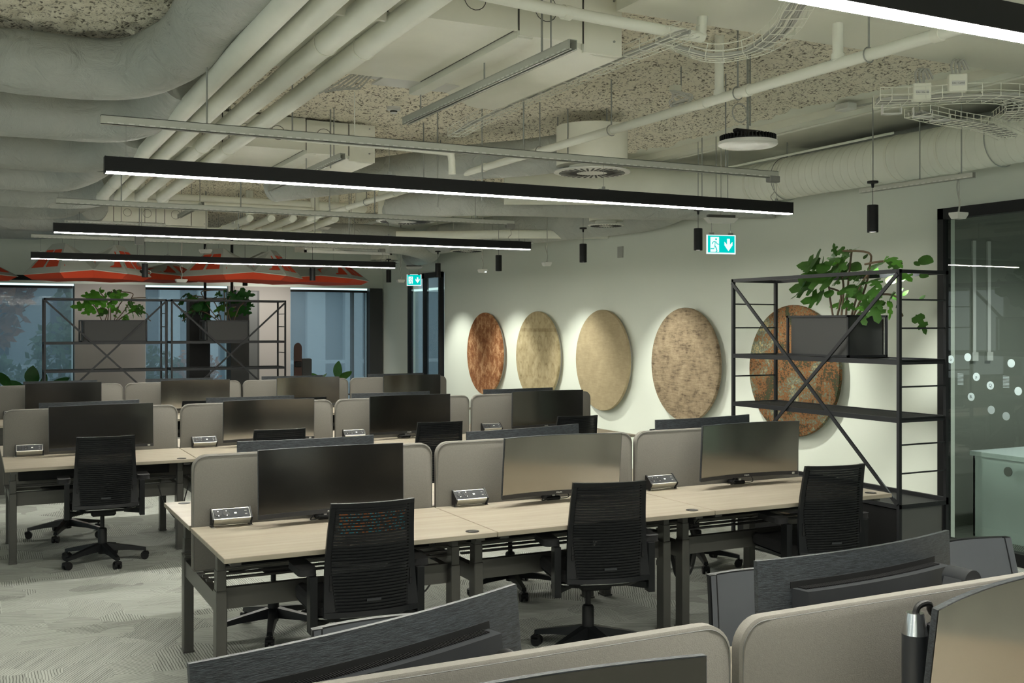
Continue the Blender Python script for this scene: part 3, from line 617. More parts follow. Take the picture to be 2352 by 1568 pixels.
strut((2.34, 6.05, 3.05), (2.36, 4.06, 3.05), 'slotted strut slanting under the nearest fan coil unit')
strut((2.40, 9.6, 3.05), (2.41, 7.5, 3.05), 'slotted strut under the fan coil unit above the nearest light')
strut((2.25, 13.5, 3.15), (2.25, 12.0, 3.15), 'short strut behind the cross pipes')
strut((1.0, 14.2, 3.1), (2.2, 14.2, 3.1), 'short white strut over the middle bench light', w=0.03)
strut((6.06, 6.05, 2.84), (6.10, 5.05, 2.86), 'short strut under the spiral duct above the rack', w=0.035)
strut((5.6, 13.1, 2.90), (6.6, 12.4, 2.90), 'short strut in front of the white wall beside the projector', w=0.03)
# loose hanger rods
for x, y, z0, l in ((2.36, 4.35, 3.03, 'through the strut under the nearest fan coil unit'), (3.12, 7.4, 2.7, 'left of the swirl diffuser, thicker'), (3.42, 7.25, 2.75, 'beside the swirl diffuser'), (3.25, 8.0, 2.9, 'left of the swirl diffuser, farther'),
                    (4.05, 7.05, 3.1, 'above the swirl diffuser rim'), (4.32, 7.5, 3.35, 'behind the swirl diffuser drum'), (4.5, 7.2, 3.35, 'at the swirl diffuser drum'), (3.55, 12.1, 2.85, 'above the ceiling sensor'), (2.1, 9.44, 2.85, 'on the middle strut'),
                    (2.41, 7.8, 3.0, 'through the second unit strut'), (3.2, 10.4, 3.0, 'before the second drum'), (3.4, 9.6, 2.85, 'on the middle strut, farther right'), (1.9, 7.0, 3.1, 'beside the round detector')):
    o = obj('hanger_rod', MB().cyl((x, y, z0), (x, y, 3.48), 0.0055, 6), 'rod'); tag(o, 'thin zinc hanger rod ' + l, 'rod', 'loose ceiling hanger rods')
# swirl diffusers with drums
def swirl(x, y, z, r, label, h=0.45, tilt=0):
    t = thing('swirl_diffuser', label, 'air diffuser', (x, y, z), 0, 'round swirl diffusers')
    obj('plenum_drum', MB().lathe([(r * 0.93, 0.055), (r * 0.93, h)], 40), 'galv', t)
    obj('face_plate', MB().lathe([(r * 0.9, 0.002), (r, 0.006), (r, 0.014), (r * 0.9, 0.02)], 48), 'white', t)
    sl = MB()
    for k in range(32):
        a = 2 * PI * k / 32; c, s_ = math.cos(a), math.sin(a); c2, s2 = math.cos(a + 0.10), math.sin(a + 0.10)
        sl.bar((c * r * 0.40, s_ * r * 0.40, 0.001), (c2 * r * 0.86, s2 * r * 0.86, 0.001), 0.016 * r / 0.3, 0.003)
    obj('slots', sl, 'black', t)['kind'] = 'stuff'
    obj('neck', MB().lathe([(r * 0.6, 0.01), (r * 0.6, 0.06)], 24), 'galv', t)
    for a in (0.4, 2.5, 4.6): obj('hanger_rod', MB().cyl((r * 0.9 * math.cos(a), r * 0.9 * math.sin(a), h), (r * 0.9 * math.cos(a), r * 0.9 * math.sin(a), 3.49 - z), 0.005, 6), 'rod', t)
    return t
swirl(4.32, 7.14, 3.00, 0.30, 'large white swirl diffuser under a drum above the nearest light', h=0.36)
swirl(4.36, 11.28, 2.98, 0.33, 'white swirl diffuser behind the nearest linear light', h=0.34)
swirl(6.20, 9.95, 2.90, 0.20, 'small white swirl diffuser near the white wall below the big duct', h=0.22)
swirl(6.50, 14.3, 2.90, 0.25, 'white swirl diffuser close to the far glass door', h=0.15)
swirl(6.45, 17.7, 2.90, 0.26, 'white swirl diffuser in the far corner', h=0.15)
# jacketed ducts to the diffusers
t = thing('insulated_duct', 'white jacketed duct running into the drum of the large swirl diffuser', 'duct', (0, 0, 0))
obj('duct_jacket', MB().tube([(2.7, 10.6, 3.20), (3.35, 9.3, 3.21), (3.75, 8.3, 3.20), (4.02, 7.7, 3.18), (4.2, 7.3, 3.18)], 0.15, 24, smooth=6), 'jacket', t)
t = thing('insulated_duct', 'long white jacketed duct crossing behind the nearest linear light to the wall', 'duct', (0, 0, 0))
obj('duct_jacket', MB().tube([(4.12, 10.9, 3.10), (4.2, 10.45, 3.10), (4.5, 10.2, 3.12), (5.3, 9.95, 3.13), (6.4, 9.25, 3.08), (7.2, 8.35, 3.05)], 0.165, 26, smooth=6), 'jacket', t)
obj('duct_cap', MB().tube([(4.12, 10.95, 3.06), (4.10, 11.02, 3.04)], 0.13, 20), 'jacket', t)
t = thing('insulated_duct', 'white jacketed duct hugging the top of the white wall', 'duct', (0, 0, 0))
obj('duct_jacket', MB().tube([(7.0, 9.7, 3.20), (6.97, 10.4, 3.12), (6.75, 11.8, 3.12), (6.5, 13.4, 3.12), (6.3, 15, 3.12)], 0.22, 24, smooth=6), 'jacket', t)
t = thing('insulated_duct', 'low white jacketed duct ending near the far glass door', 'duct', (0, 0, 0))
obj('duct_jacket', MB().tube([(4.6, 15.2, 3.12), (5.4, 14.8, 3.08), (6.1, 15.3, 3.06), (6.75, 16.4, 3.05), (6.95, 17.6, 3.05)], 0.20, 24, smooth=6), 'jacket', t)
# spiral duct along the wall
t = thing('spiral_duct', 'big pale spiral seam duct along the white wall above the rack', 'duct', (0, 0, 0))
XD, ZD = 6.70, 3.165
obj('duct_body', MB().tube([(XD, 1.5, ZD), (XD, 4.6, ZD), (XD, 6.5, ZD), (XD, 8.0, ZD), (XD - 0.05, 8.35, ZD), (XD - 0.25, 8.6, ZD + 0.01), (XD - 0.75, 8.85, ZD + 0.03), (XD - 1.25, 9.1, ZD + 0.03), (XD - 2.0, 9.45, ZD + 0.03)], 0.185, 36, smooth=5), 'pipe', t)
sm = MB()
y = 3.2
while y < 8.1:
    sm.tube([(XD + 0.1865 * math.cos(a), y + 0.02 * a, ZD + 0.1865 * math.sin(a)) for a in [k * PI / 16 for k in range(33)]], 0.0016, 4)
    y += 0.085 if not (5.75 < y < 6.25) else 0.25
obj('spiral_seam', sm, 'galv', t)['kind'] = 'stuff'
for y in (4.75, 5.75, 6.25, 7.55, 8.0): obj('joint_band', MB().tube([(XD, y - 0.012, ZD), (XD, y + 0.012, ZD)], 0.1905, 36), 'galv', t)
for y in (7.6, 5.3): obj('duct_clamp', MB().tube([(XD + 0.197 * math.cos(a), y, ZD + 0.197 * math.sin(a)) for a in [k * PI / 16 for k in range(33)]], 0.004, 5), 'rod', t)
for y in (5.3, 7.6): obj('hanger_rod', MB().cyl((XD, y, ZD + 0.19), (XD, y, 3.5), 0.005, 6), 'rod', t)
t = thing('insulated_duct', 'shadowed jacketed duct squeezed between the spiral duct and ceiling', 'duct', (0, 0, 0))
obj('duct_jacket', MB().tube([(7.05, 3, 3.33), (7.05, 5.4, 3.33), (7.05, 6.2, 3.33), (7.05, 7.1, 3.33), (7.03, 7.8, 3.33)], 0.14, 20, smooth=5), 'jacket', t)
t = thing('junction_box', 'small white junction box on the smooth ceiling strip', 'box', (5.86, 6.0, 3.455))
obj('box_body', MB().box((0, 0, 0), (0.09, 0.14, 0.05), bev=0.006), 'white', t); obj('feed_cable', MB().tube([(0.05, 0, 0), (0.12, -0.3, 0.01), (0.16, -0.8, 0.02)], 0.008, 6, smooth=4), 'cable', t)
t = thing('cable_conduit', 'thin conduit along the smooth ceiling strip', 'conduit', (0, 0, 0)); obj('conduit_run', MB().tube([(6.2, 4.3, 3.46), (6.2, 12, 3.46)], 0.012, 8).tube([(6.35, 6, 3.3), (6.35, 12, 3.3)], 0.01, 8), 'pipe', t)
# coil of cable left on the ceiling
t = thing('cable_coil', 'coil of loose white cable hanging below the rough ceiling', 'cable', (4.02, 5.55, 3.25))
cb = MB()
for k in range(7):
    r = 0.060 + 0.006 * (k % 4); o_ = 0.012 * k - 0.04
    cb.tube([(r * math.cos(a), r * 0.8 * math.sin(a), o_ + 0.03 * math.sin(a + k)) for a in [j * PI / 9 for j in range(19)]], 0.005, 6)
obj('coil', cb, 'white', t); obj('socket_box', MB().box((-0.03, 0.02, 0.07), (0.06, 0.06, 0.04), bev=0.005), 'galv', t); obj('metal_strip', MB().bar((-0.09, -0.04, -0.05), (0.04, 0.0, -0.01), 0.02, 0.004), 'rod', t)
obj('hanger_rod', MB().cyl((0.0, 0, 0.08), (0.0, 0, 0.24), 0.004, 6), 'rod', t)
# wire mesh cable trays
def tray(pts, w, h, label, cables=6, step=0.1, cr=0.006, cm='cable', smooth=6):
    t = thing('cable_tray', label, 'cable tray', (0, 0, 0))
    P, _ = crom([Vector(p) for p in pts], smooth)
    fr = []
    for i, p in enumerate(P):
        d = (P[min(i + 1, len(P) - 1)] - P[max(i - 1, 0)]).normalized(); s_ = Vector((0, 0, 1)).cross(d).normalized(); u = d.cross(s_); fr.append((p, s_, u))
    b = MB()
    for a, z in ((-w / 2, h), (-w / 2, h * 0.45), (-w / 2, 0), (-w / 6, 0), (w / 6, 0), (w / 2, 0), (w / 2, h * 0.45), (w / 2, h)):
        b.tube([p + s_ * a + u * z for p, s_, u in fr], 0.0022, 5)
    acc = 0.0; last = P[0]
    for p, s_, u in fr:
        acc += (p - last).length; last = p
        if acc > step or p is fr[0][0]:
            acc = 0; b.tube([p + s_ * a + u * z for a, z in ((-w / 2, h), (-w / 2, 0), (w / 2, 0), (w / 2, h))], 0.0024, 5)
    obj('wire_basket', b, 'galv', t)
    rnd = random.Random(len(label)); c = MB()
    for k in range(cables):
        a = rnd.uniform(-w * 0.4, w * 0.4); c.tube([p + s_ * (a + rnd.uniform(-0.006, 0.006)) + u * (cr + rnd.uniform(0.001, 0.02)) for p, s_, u in fr[::2]], cr * rnd.uniform(0.7, 1.1), 6)
    obj('cables', c, cm, t)['kind'] = 'stuff'
    return t
tray([(2.98, 6.75, 3.12), (2.92, 6.0, 3.13), (2.93, 5.2, 3.14), (2.94, 4.6, 3.15), (2.95, 4.0, 3.15)], 0.11, 0.055, 'wire cable tray running straight beside the nearest fan coil unit', 3, smooth=10)
tray([(3.02, 4.35, 3.20), (3.10, 4.25, 3.14), (3.22, 4.15, 3.10), (3.35, 4.0, 3.12), (3.30, 3.75, 3.15), (3.12, 3.45, 3.16), (2.95, 3.1, 3.16)], 0.12, 0.06, 'bent wire cable tray passing under the smooth beam', 9, step=0.07)
tr = tray([(4.55, 4.42, 3.06), (4.75, 4.28, 3.06), (4.98, 4.12, 3.07), (5.25, 4.05, 3.07), (5.5, 4.2, 3.07), (5.75, 4.5, 3.07)], 0.20, 0.07, 'wire cable tray with boxes above the spiral duct', 14, step=0.06, cr=0.007)
tray([(4.78, 4.34, 3.00), (5.1, 4.4, 3.0), (5.5, 4.45, 3.0), (5.9, 4.6, 3.0)], 0.16, 0.05, 'lower wire cable tray beneath the boxed tray', 10, step=0.06)
def jbox(x, y, z, label, txt=True, s=0.098):
    t = thing('terminal_box', label, 'box', (x, y, z), -math.radians(34))
    obj('box_body', MB().box((0, 0, 0), (s, 0.05, s), bev=0.005), 'galv', t)
    if txt:
        st = obj('paper_label', MB().box((0, -0.0256, -0.004), (s * 0.72, 0.001, 0.026)), 'white', t)
        text('lettering', 'DA-1 CLASS', 0.0125, 'ink', st, frame_mtx((0, -0.0264, -0.004), (1, 0, 0), (0, -1, 0)))
    c = MB()
    for k in range(3): c.tube([(-0.025 + 0.02 * k, 0, s / 2), (-0.03 + 0.02 * k, 0.0, s / 2 + 0.06), (0.0 + 0.02 * k, 0.02, s / 2 + 0.085), (0.03 + 0.02 * k, 0.03, s / 2 + 0.03)], 0.006, 7, smooth=5)
    obj('cable_loop', c, 'cable', t)
jbox(4.70, 4.24, 3.105, 'left grey terminal box on the cable tray, labelled in small letters')
jbox(4.82, 4.10, 3.14, 'right grey terminal box on the cable tray, labelled in small letters')
for k, (x, y) in enumerate(((4.60, 4.36), (4.82, 4.34), (5.0, 4.37))):
    t = thing('tray_bracket', 'white U bracket under the cable tray, %s from the terminal boxes' % ('first', 'second', 'third')[k], 'bracket', (x, y, 3.0), -math.radians(34), 'U brackets under the cable tray')
    obj('bracket_body', MB().b2(-0.05, 0.05, -0.02, 0.02, -0.006, 0).b2(-0.053, -0.048, -0.02, 0.02, -0.006, 0.05).b2(0.048, 0.053, -0.02, 0.02, -0.006, 0.03), 'white', t)
# sensors and small devices
def sensor(x, y, z, label, top=3.48, wv=0.07, box=True, lit=False):
    t = thing('ceiling_sensor', label, 'sensor', (x, y, z))
    obj('sensor_head', MB().loft([[(-wv * 0.5, -wv * 0.35, 0), (wv * 0.5, -wv * 0.35, 0), (wv * 0.5, wv * 0.35, 0), (-wv * 0.5, wv * 0.35, 0)], [(-wv * 0.65, -wv * 0.5, 0.03), (wv * 0.65, -wv * 0.5, 0.03), (wv * 0.65, wv * 0.5, 0.03), (-wv * 0.65, wv * 0.5, 0.03)], [(-wv * 0.65, -wv * 0.5, 0.045), (wv * 0.65, -wv * 0.5, 0.045), (wv * 0.65, wv * 0.5, 0.045), (-wv * 0.65, wv * 0.5, 0.045)]]), 'white', t)
    obj('sensor_cable', MB().tube([(0, 0, 0.045), (0.012, 0, 0.12), (-0.014, 0, 0.22), (0.006, 0, 0.32), (0, 0, top - z)], 0.006, 6, smooth=5).cyl((0.012, 0.004, 0.04), (0.012, 0.004, top - z), 0.003, 6), 'cable', t)
    if lit: obj('indicator', MB().lathe([(0.012, -0.004), (0.014, 0.0)], 12, (0.03, -0.03, 0.01)), 'ledwhite', t)
    return t
sensor(6.15, 5.22, 2.555, 'white ceiling sensor on grey cables before the glass partition', top=2.86, wv=0.08)
sensor(5.95, 10.85, 2.50, 'white ceiling sensor hanging before the third round panel', wv=0.075)
sensor(5.95, 12.6, 2.50, 'white sensor with a bright light beside a spotlight', wv=0.085, lit=True)
sensor(5.95, 15.6, 2.48, 'white ceiling sensor hanging before the far glass door', wv=0.09)
sensor(2.55, 13.4, 2.70, 'white sensor below the strut nearest the orange baffles', wv=0.11)
sensor(2.63, 15.6, 2.42, 'white lit sensor under the orange baffles', wv=0.12, lit=True)
for (x, y, z, l, s_) in ((1.72, 13.0, 2.80, 'grey square terminal box beside the strut nearest the baffles', 0.10), (3.9, 11.9, 2.83, 'white flat access point hanging behind the nearest light', 0.14), (3.0, 13.5, 3.1, 'flat white box on the rough ceiling over the middle bench', 0.2)):
    t = thing('ceiling_box', l, 'box', (x, y, z)); obj('box_body', MB().box((0, 0, 0), (s_, s_ * 0.7, 0.035 if s_ > .1 else .1), bev=0.006), 'white' if s_ > .1 else 'grey', t)
    obj('hanger_rod', MB().cyl((0, 0, 0.02), (0, 0, 3.48 - z), 0.006, 6).cyl((0.02, 0, 0.02), (0.03, 0, 3.48 - z), 0.004, 6), 'rod', t)
t = thing('smoke_detector', 'round white smoke detector on the rough ceiling', 'detector', (2.75, 7.35, 3.40)); obj('detector_body', MB().lathe([(0.022, -0.035), (0.026, -0.03), (0.026, -0.012), (0.05, -0.010), (0.05, 0.012)], 24), 'white', t); obj('detector_vents', MB().lathe([(0.0265, -0.026), (0.0265, -0.016)], 24), 'black', t)
# louvred supply grille
t = thing('louvre_grille', 'white louvred air grille hanging behind the middle light', 'air grille', (0, 0, 0))
g0, g1, gy = 4.25, 5.58, 15.0
obj('duct_box', MB().b2(g0 + 0.02, g1 - 0.02, gy + 0.03, gy + 0.6, 2.90, 3.22), 'galv', t)
obj('grille_frame', MB().b2(g0, g1, gy - 0.01, gy + 0.03, 2.86, 2.90).b2(g0, g1, gy - 0.01, gy + 0.03, 3.20, 3.24).b2(g0, g0 + 0.03, gy - 0.01, gy + 0.03, 2.86, 3.24).b2(g1 - 0.03, g1, gy - 0.01, gy + 0.03, 2.86, 3.24).b2(g0 + .43, g0 + .45, gy - 0.008, gy + 0.03, 2.86, 3.24).b2(g0 + .87, g0 + .89, gy - 0.008, gy + 0.03, 2.86, 3.24), 'white', t)
for k in range(9): obj('slat', MB().box(((g0 + g1) / 2, gy + 0.012, 2.925 + 0.033 * k), (g1 - g0 - 0.06, 0.022, 0.008), rot=Matrix.Rotation(0.0, 3, 'X')), 'white', t)
# exit signs
M['exitg'] = emit('exit sign green', (0.0, 0.52, 0.47, 1), 1.15); M['exitw'] = emit('exit sign white', (0.85, 1.0, 0.98, 1), 1.0)
def exit_sign(loc, rz, label, w=0.28, h=0.17, housing=True):
    t = thing('exit_sign', label, 'exit sign', loc, rz)
    obj('sign_plate', MB().box((0, 0, 0), (w, 0.008, h)), 'exitw', t)
    obj('green_field', MB().box((0, -0.0045, 0.003), (w * 0.92, 0.002, h * 0.88)), 'exitg', t)
    d = MB(); y0, y1 = -0.0065, -0.005
    u = w / 0.28
    d.b2(-0.105 * u, -0.022 * u, y0, y1, -0.066 * u, 0.066 * u)
    obj('door_symbol', d, 'exitw', t)
    r = MB()
    def P(*pts, wd=0.010):
        for a, b in zip(pts, pts[1:]): r.bar((a[0] * u, -0.008, a[1] * u), (b[0] * u, -0.008, b[1] * u), 0.0015, wd * u)
    r.cyl((-0.052 * u, -0.0092, 0.046 * u), (-0.052 * u, -0.0075, 0.046 * u), 0.0085 * u, 12)
    P((-0.060, 0.024), (-0.066, -0.014), wd=0.016); P((-0.060, 0.026), (-0.080, 0.022), (-0.090, 0.004), wd=0.007); P((-0.056, 0.026), (-0.040, 0.004), (-0.022, 0.002), wd=0.007)
    P((-0.066, -0.012), (-0.072, -0.038), (-0.104, -0.038), wd=0.009); P((-0.062, -0.012), (-0.050, -0.034), (-0.042, -0.058), wd=0.009); P((-0.056, -0.066), (-0.040, -0.060), wd=0.007)
    obj('running_figure', r, 'exitg', t)
    a = MB(); a.prism([(0.055 * u, 0.052 * u), (0.083 * u, 0.052 * u), (0.083 * u, 0.000), (0.108 * u, 0.026 * u), (0.108 * u, -0.006 * u), (0.069 * u, -0.058 * u), (0.030 * u, -0.006 * u), (0.030 * u, 0.026 * u), (0.055 * u, 0.000)], 'y', y0, y1)
    obj('arrow_symbol', a, 'exitw', t)
    if housing:
        obj('battery_housing', MB().loft([[(-0.11, -0.035, 0.19), (0.11, -0.035, 0.19), (0.11, 0.035, 0.19), (-0.11, 0.035, 0.19)], [(-0.15, -0.045, 0.235), (0.15, -0.045, 0.235), (0.15, 0.045, 0.235), (-0.15, 0.045, 0.235)]]), 'white', t)
        obj('mounting_channel', MB().b2(-0.13, 0.13, -0.02, 0.02, 0.236, 0.262), 'deskmetal', t)
        obj('hanger', MB().cyl((-0.09, 0, 0.10), (-0.09, 0, 0.19), 0.0025, 6).b2(-0.115, -0.07, -0.006, 0.006, 0.085, 0.105), 'rod', t); obj('hanger', MB().cyl((0.09, 0, 0.10), (0.09, 0, 0.19), 0.0025, 6).b2(0.07, 0.115, -0.006, 0.006, 0.085, 0.105), 'rod', t)
        obj('feed_cable', MB().tube([(0.0, 0, 0.26), (0.01, 0, 0.33), (0.0, 0, 0.40), (0, 0, 0.95)], 0.006, 6, smooth=4), 'cable', t)
    return t
exit_sign((5.90, 7.55, 2.525), -math.radians(12), 'larger green exit sign with running figure and arrow, before the white wall')
exit_sign((6.85, 17.3, 2.60), -math.radians(35), 'small green exit sign in front of the far glass door', w=0.26, h=0.2)
strut((5.80, 7.75, 2.86), (5.97, 7.5, 2.84), 'short dark strut holding the larger exit sign', w=0.03)

# ================================================================ DESKS, DIVIDERS
ROWS = {0: (1.99, 0.185, 'foreground bench'), 1: (5.805, 1.02, 'planter rack bench'), 2: (9.61, 0.20, 'middle bench'), 3: (13.43, 0.20, 'far bench')}
ORDN = ('first', 'second', 'third', 'fourth')
DZ = 0.74
def make_desk():
    t = thing('desk', '', 'desk', (0, 0, 0), 0, 'oak topped bench desks')
    obj('tabletop', MB().box((0.70, 0.42, DZ - 0.0125), (1.394, 0.84, 0.025), bev=0.002), 'wood', t)
    g = obj('grommet', MB().lathe([(0.036, DZ - 0.001), (0.036, DZ + 0.002), (0.030, DZ + 0.003)], 24, (1.29, 0.075, 0)), 'black', t)
    obj('grommet_slot', MB().b2(1.265, 1.315, 0.062, 0.070, DZ + 0.003, DZ + 0.0036), 'grey', g)
    for x in (0.07, 1.33):
        lo = obj('leg', MB().box((x, 0.415, (FL + 0.50) / 2), (0.055, 0.075, 0.50 - FL), bev=0.004).b2(x - 0.03, x + 0.03, 0.37, 0.46, FL, FL + 0.012), 'deskmetal', t)
        obj('leg_stage', MB().box((x, 0.415, 0.545), (0.048, 0.066, 0.11), bev=0.003), 'deskmetal', lo)
        obj('leg_inner', MB().box((x, 0.415, 0.655), (0.041, 0.056, 0.12), bev=0.003), 'deskmetal', lo)
        obj('side_beam', MB().b2(x - 0.02, x + 0.02, 0.45, 0.865, 0.385, 0.475), 'deskmetal', t)
        obj('top_bracket', MB().b2(x - 0.025, x + 0.025, 0.06, 0.78, 0.69, 0.714), 'deskmetal', t)
    obj('crossbeam', MB().b2(0.09, 1.31, 0.43, 0.47, 0.395, 0.50), 'deskmetal', t)
    obj('cable_rail', MB().b2(0.02, 1.38, 0.50, 0.525, 0.525, 0.535).b2(0.02, 1.38, 0.60, 0.625, 0.525, 0.535), 'deskmetal', t)
    obj('cable_tray', MB().b2(0.12, 1.28, 0.64, 0.80, 0.56, 0.565).b2(0.12, 1.28, 0.64, 0.645, 0.56, 0.66).b2(0.12, 1.28, 0.795, 0.80, 0.56, 0.69), 'black', t)
    return t
def rrect(w, h, r, n=6, rb=None):
    rb = r if rb is None else rb; out = []
    for cx, cz, a0, q in ((w - r, h - r, 0, r), (r, h - r, PI / 2, r), (rb, rb, PI, rb), (w - rb, rb, 1.5 * PI, rb)):
        for k in range(n + 1): a = a0 + PI / 2 * k / n; out.append((cx + q * math.cos(a), cz + q * math.sin(a)))
    return out
def make_divider():
    t = thing('desk_divider', '', 'desk divider', (0, 0, 0), 0, 'felt desk dividers'); w, h = 1.376, 0.62; c = 0.006; T = 0.018
    secs = []
    for y, off in ((-T, c), (-T + c * 0.7, 0), (T - c * 0.7, 0), (T, c)):
        secs.append([(p[0] + off, y, p[1] + off + 0.50) for p in rrect(w - 2 * off, h - 2 * off, 0.075 - off * 0.5, 8, 0.02)])
    obj('felt_panel', MB().loft(secs), 'felt', t, ang=50)
    for y in (-T - 0.0008, T + 0.0008):
        pts = [(p[0] + 0.008, y, p[1] + 0.508) for p in rrect(w - 0.016, h - 0.016, 0.068, 8, 0.016)]
        obj('piping_seam', MB().tube(pts + pts[:1], 0.0012, 4), 'cabinet', t)
    obj('bracket', MB().b2(0.2, 0.26, -0.03, -0.018, 0.66, 0.72).b2(1.1, 1.16, -0.03, -0.018, 0.66, 0.72), 'deskmetal', t)
    return t
def make_socket():
    t = thing('power_strip', '', 'power socket', (0, 0, 0), 0, 'desktop power socket strips')
    pr = [(0.030, 0.088), (0.022, 0.092), (-0.034, 0.046), (-0.030, 0.038), (-0.004, 0.012), (0.03, 0.012)]
    obj('housing', MB().prism(pr, 'x', 0.008, 0.202), 'alu', t)
    n = Vector((0, -0.635, 0.772)); u = Vector((0, 0.772, 0.635))
    c0 = Vector((0, -0.006, 0.0692))
    f = MB()
    R = Matrix((Vector((1, 0, 0)), u, -n)).transposed()
    f.box(c0 + Vector((0.105, 0, 0)) + n * 0.0008, (0.190, 0.062, 0.0016), rot=R); obj('socket_panel', f, 'sockpanel', t)
    for x in (0.035, 0.078):
        c = c0 + Vector((x, 0, 0)) + n * 0.002
        s = obj('socket', MB().cyl(c, c + n * 0.0016, 0.0195, 20), 'black', t)
        obj('earth_clip', MB().bar(c + u * 0.013 + n * 0.002, c + u * 0.018 + n * 0.002, 0.004, 0.002).bar(c - u * 0.013 + n * 0.002, c - u * 0.018 + n * 0.002, 0.004, 0.002), 'chrome', s)
    obj('data_port', MB().box(c0 + Vector((0.125, 0, 0)) + n * 0.002, (0.013, 0.010, 0.002), rot=R), 'white', t)
    obj('usb_port', MB().box(c0 + Vector((0.180, -0.0, 0)) + n * 0.002 - u * 0.011, (0.012, 0.005, 0.002), rot=R).box(c0 + Vector((0.180, 0, 0)) + n * 0.002 + u * 0.011, (0.012, 0.005, 0.002), rot=R), 'grey', t)
    for x in (0.004, 0.206):
        obj('end_cap', MB().prism([(0.034, 0.095), (0.022, 0.098), (-0.040, 0.047), (-0.034, 0.034), (-0.02, 0.018), (-0.022, 0.0), (-0.004, 0.0), (0.0, 0.012), (0.034, 0.008)], 'x', x - 0.004, x + 0.004), 'black', t)
        obj('clamp_foot', MB().b2(x - 0.009, x + 0.009, -0.022, 0.03, 0, 0.004), 'chrome', t)
    return t
# ---------------------------------------------------------------- monitors
MW, MH, MR = 0.812, 0.362, 1.9
def arc(u, yoff=0.0):                        # u in metres along the width
    return -(u * u) / (2 * MR) + yoff
def curved(x0, x1, z0, z1, y0, y1, n=14):    # curved slab facing -Y
    secs = []
    for i in range(n + 1):
        u = x0 + (x1 - x0) * i / n; a = arc(u)
        secs.append([(u, a + y0, z0), (u, a + y0, z1), (u, a + y1, z1), (u, a + y1, z0)])
    return MB().loft(secs)
def make_monitor():
    t = thing('monitor', '', 'monitor', (0, 0, 0), 0, 'curved monitors on desk arms'); zb = 0.05
    obj('housing', curved(-MW / 2, MW / 2, zb, zb + MH, 0.0, 0.014), 'mback', t)
    obj('display', curved(-MW / 2 + 0.003, MW / 2 - 0.003, zb + 0.022, zb + MH - 0.002, -0.0025, 0.0), 'screen', t)
    ch = obj('chin_bezel', curved(-MW / 2, MW / 2, zb - 0.002, zb + 0.022, -0.006, 0.0), 'bezel', t)
    text('logo', 'PHILIPS', 0.0125, 'logo', ch, frame_mtx((0.0, -0.0068, zb + 0.010), (1, 0, 0), (0, -1, 0)))
    obj('energy_sticker', MB().box((MW / 2 - 0.03, arc(MW / 2 - 0.03) - 0.0065, zb + 0.010), (0.034, 0.001, 0.013)), 'cable', ch)
    for c in (-1,): pass
    rc = obj('rear_chassis', curved(-0.30, 0.30, zb + 0.03, zb + 0.280, 0.014, 0.072, 10), 'chassis', t)
    v = MB()
    for k in range(90):
        u = -0.28 + 0.56 * k / 89; v.b2(u - 0.0016, u + 0.0016, arc(u) + 0.016, arc(u) + 0.045, zb + 0.2795, zb + 0.2835)
    obj('vent_fins', v, 'black', rc)['kind'] = 'stuff'
    obj('vent_slot', curved(-0.305, 0.305, zb + 0.280, zb + 0.298, 0.0135, 0.0155, 10), 'black', t)
    a = MB().cyl((0, 0.05, zb + 0.13), (0, 0.10, zb + 0.13), 0.035, 20).box((0, 0.065, zb + 0.13), (0.11, 0.012, 0.11), bev=0.004)
    obj('arm_head', a, 'black', t)
    obj('arm_link', MB().bar((0.0, 0.105, zb + 0.13), (-0.10, 0.15, 0.10), 0.035, 0.03).bar((-0.10, 0.15, 0.09), (0.0, 0.13, 0.06), 0.035, 0.03), 'black', t)
    obj('arm_base', MB().box((0.0, 0.115, 0.012), (0.10, 0.085, 0.024), bev=0.008).cyl((0, 0.125, 0.02), (0, 0.125, 0.07), 0.018, 16), 'black', t)
    obj('cables', MB().tube([(0.05, 0.03, zb + 0.02), (0.09, 0.05, 0.02), (0.03, 0.06, 0.012), (-0.02, 0.09, 0.02)], 0.003, 6, smooth=6).tube([(-0.05, 0.03, zb + 0.02), (-0.10, 0.045, 0.014), (-0.05, 0.07, 0.01), (0.0, 0.09, 0.02)], 0.003, 6, smooth=6), 'bcable', t)
    obj('cable_clip', MB().box((-0.012, 0.06, 0.035), (0.016, 0.006, 0.012)), 'white', t)
    return t
MOVING = ('housing', 'display', 'chin_bezel', 'rear_chassis', 'vent_slot', 'arm_head')
def tilt(mon, rx=0.0, ry=0.0, dz=0.0, rz=0.0):
    p = Vector((0, 0.03, 0.05 + MH / 2)); R = Matrix.Rotation(rz, 4, 'Z') @ Matrix.Rotation(ry, 4, 'Y') @ Matrix.Rotation(rx, 4, 'X')
    m = Matrix.Translation(p + Vector((0, 0, dz))) @ R @ Matrix.Translation(-p)
    for ch in mon.children:
        if ch.name.split('.')[0] in MOVING: ch.matrix_local = m @ ch.matrix_local
desk0 = make_desk(); div0 = make_divider(); sock0 = make_socket(); mon0 = make_monitor()
used = set()
def place(proto, loc, rz, label):
    if proto.name not in used:
        used.add(proto.name); proto.location = loc; proto.rotation_euler = (0, 0, rz); proto['label'] = label; return proto
    return None
pend = []
def put(proto, loc, rz, label):              # copies first; the prototype itself takes the last spot of its kind
    return dup(proto, loc, rz, label)
MOFF = {(1, 0): (0.716, 0.716), (1, 1): (0.752, 0.745), (1, 2): (0.785, 0.77), (2, 0): (0.746, 0.70), (2, 1): (0.74, 0.69), (2, 2): (0.68, 0.67), (2, 3): (0.76, 0.68),
        (3, 0): (0.72, 0.72), (3, 1): (0.795, 0.69), (3, 2): (0.79, 0.72), (3, 3): (0.80, 0.755), (0, 0): (0.69, 0.585), (0, 1): (0.70, 0.655), (0, 2): (0.7, 0.7)}
NM = {0: 3, 1: 3, 2: 4, 3: 4}
MON = {}
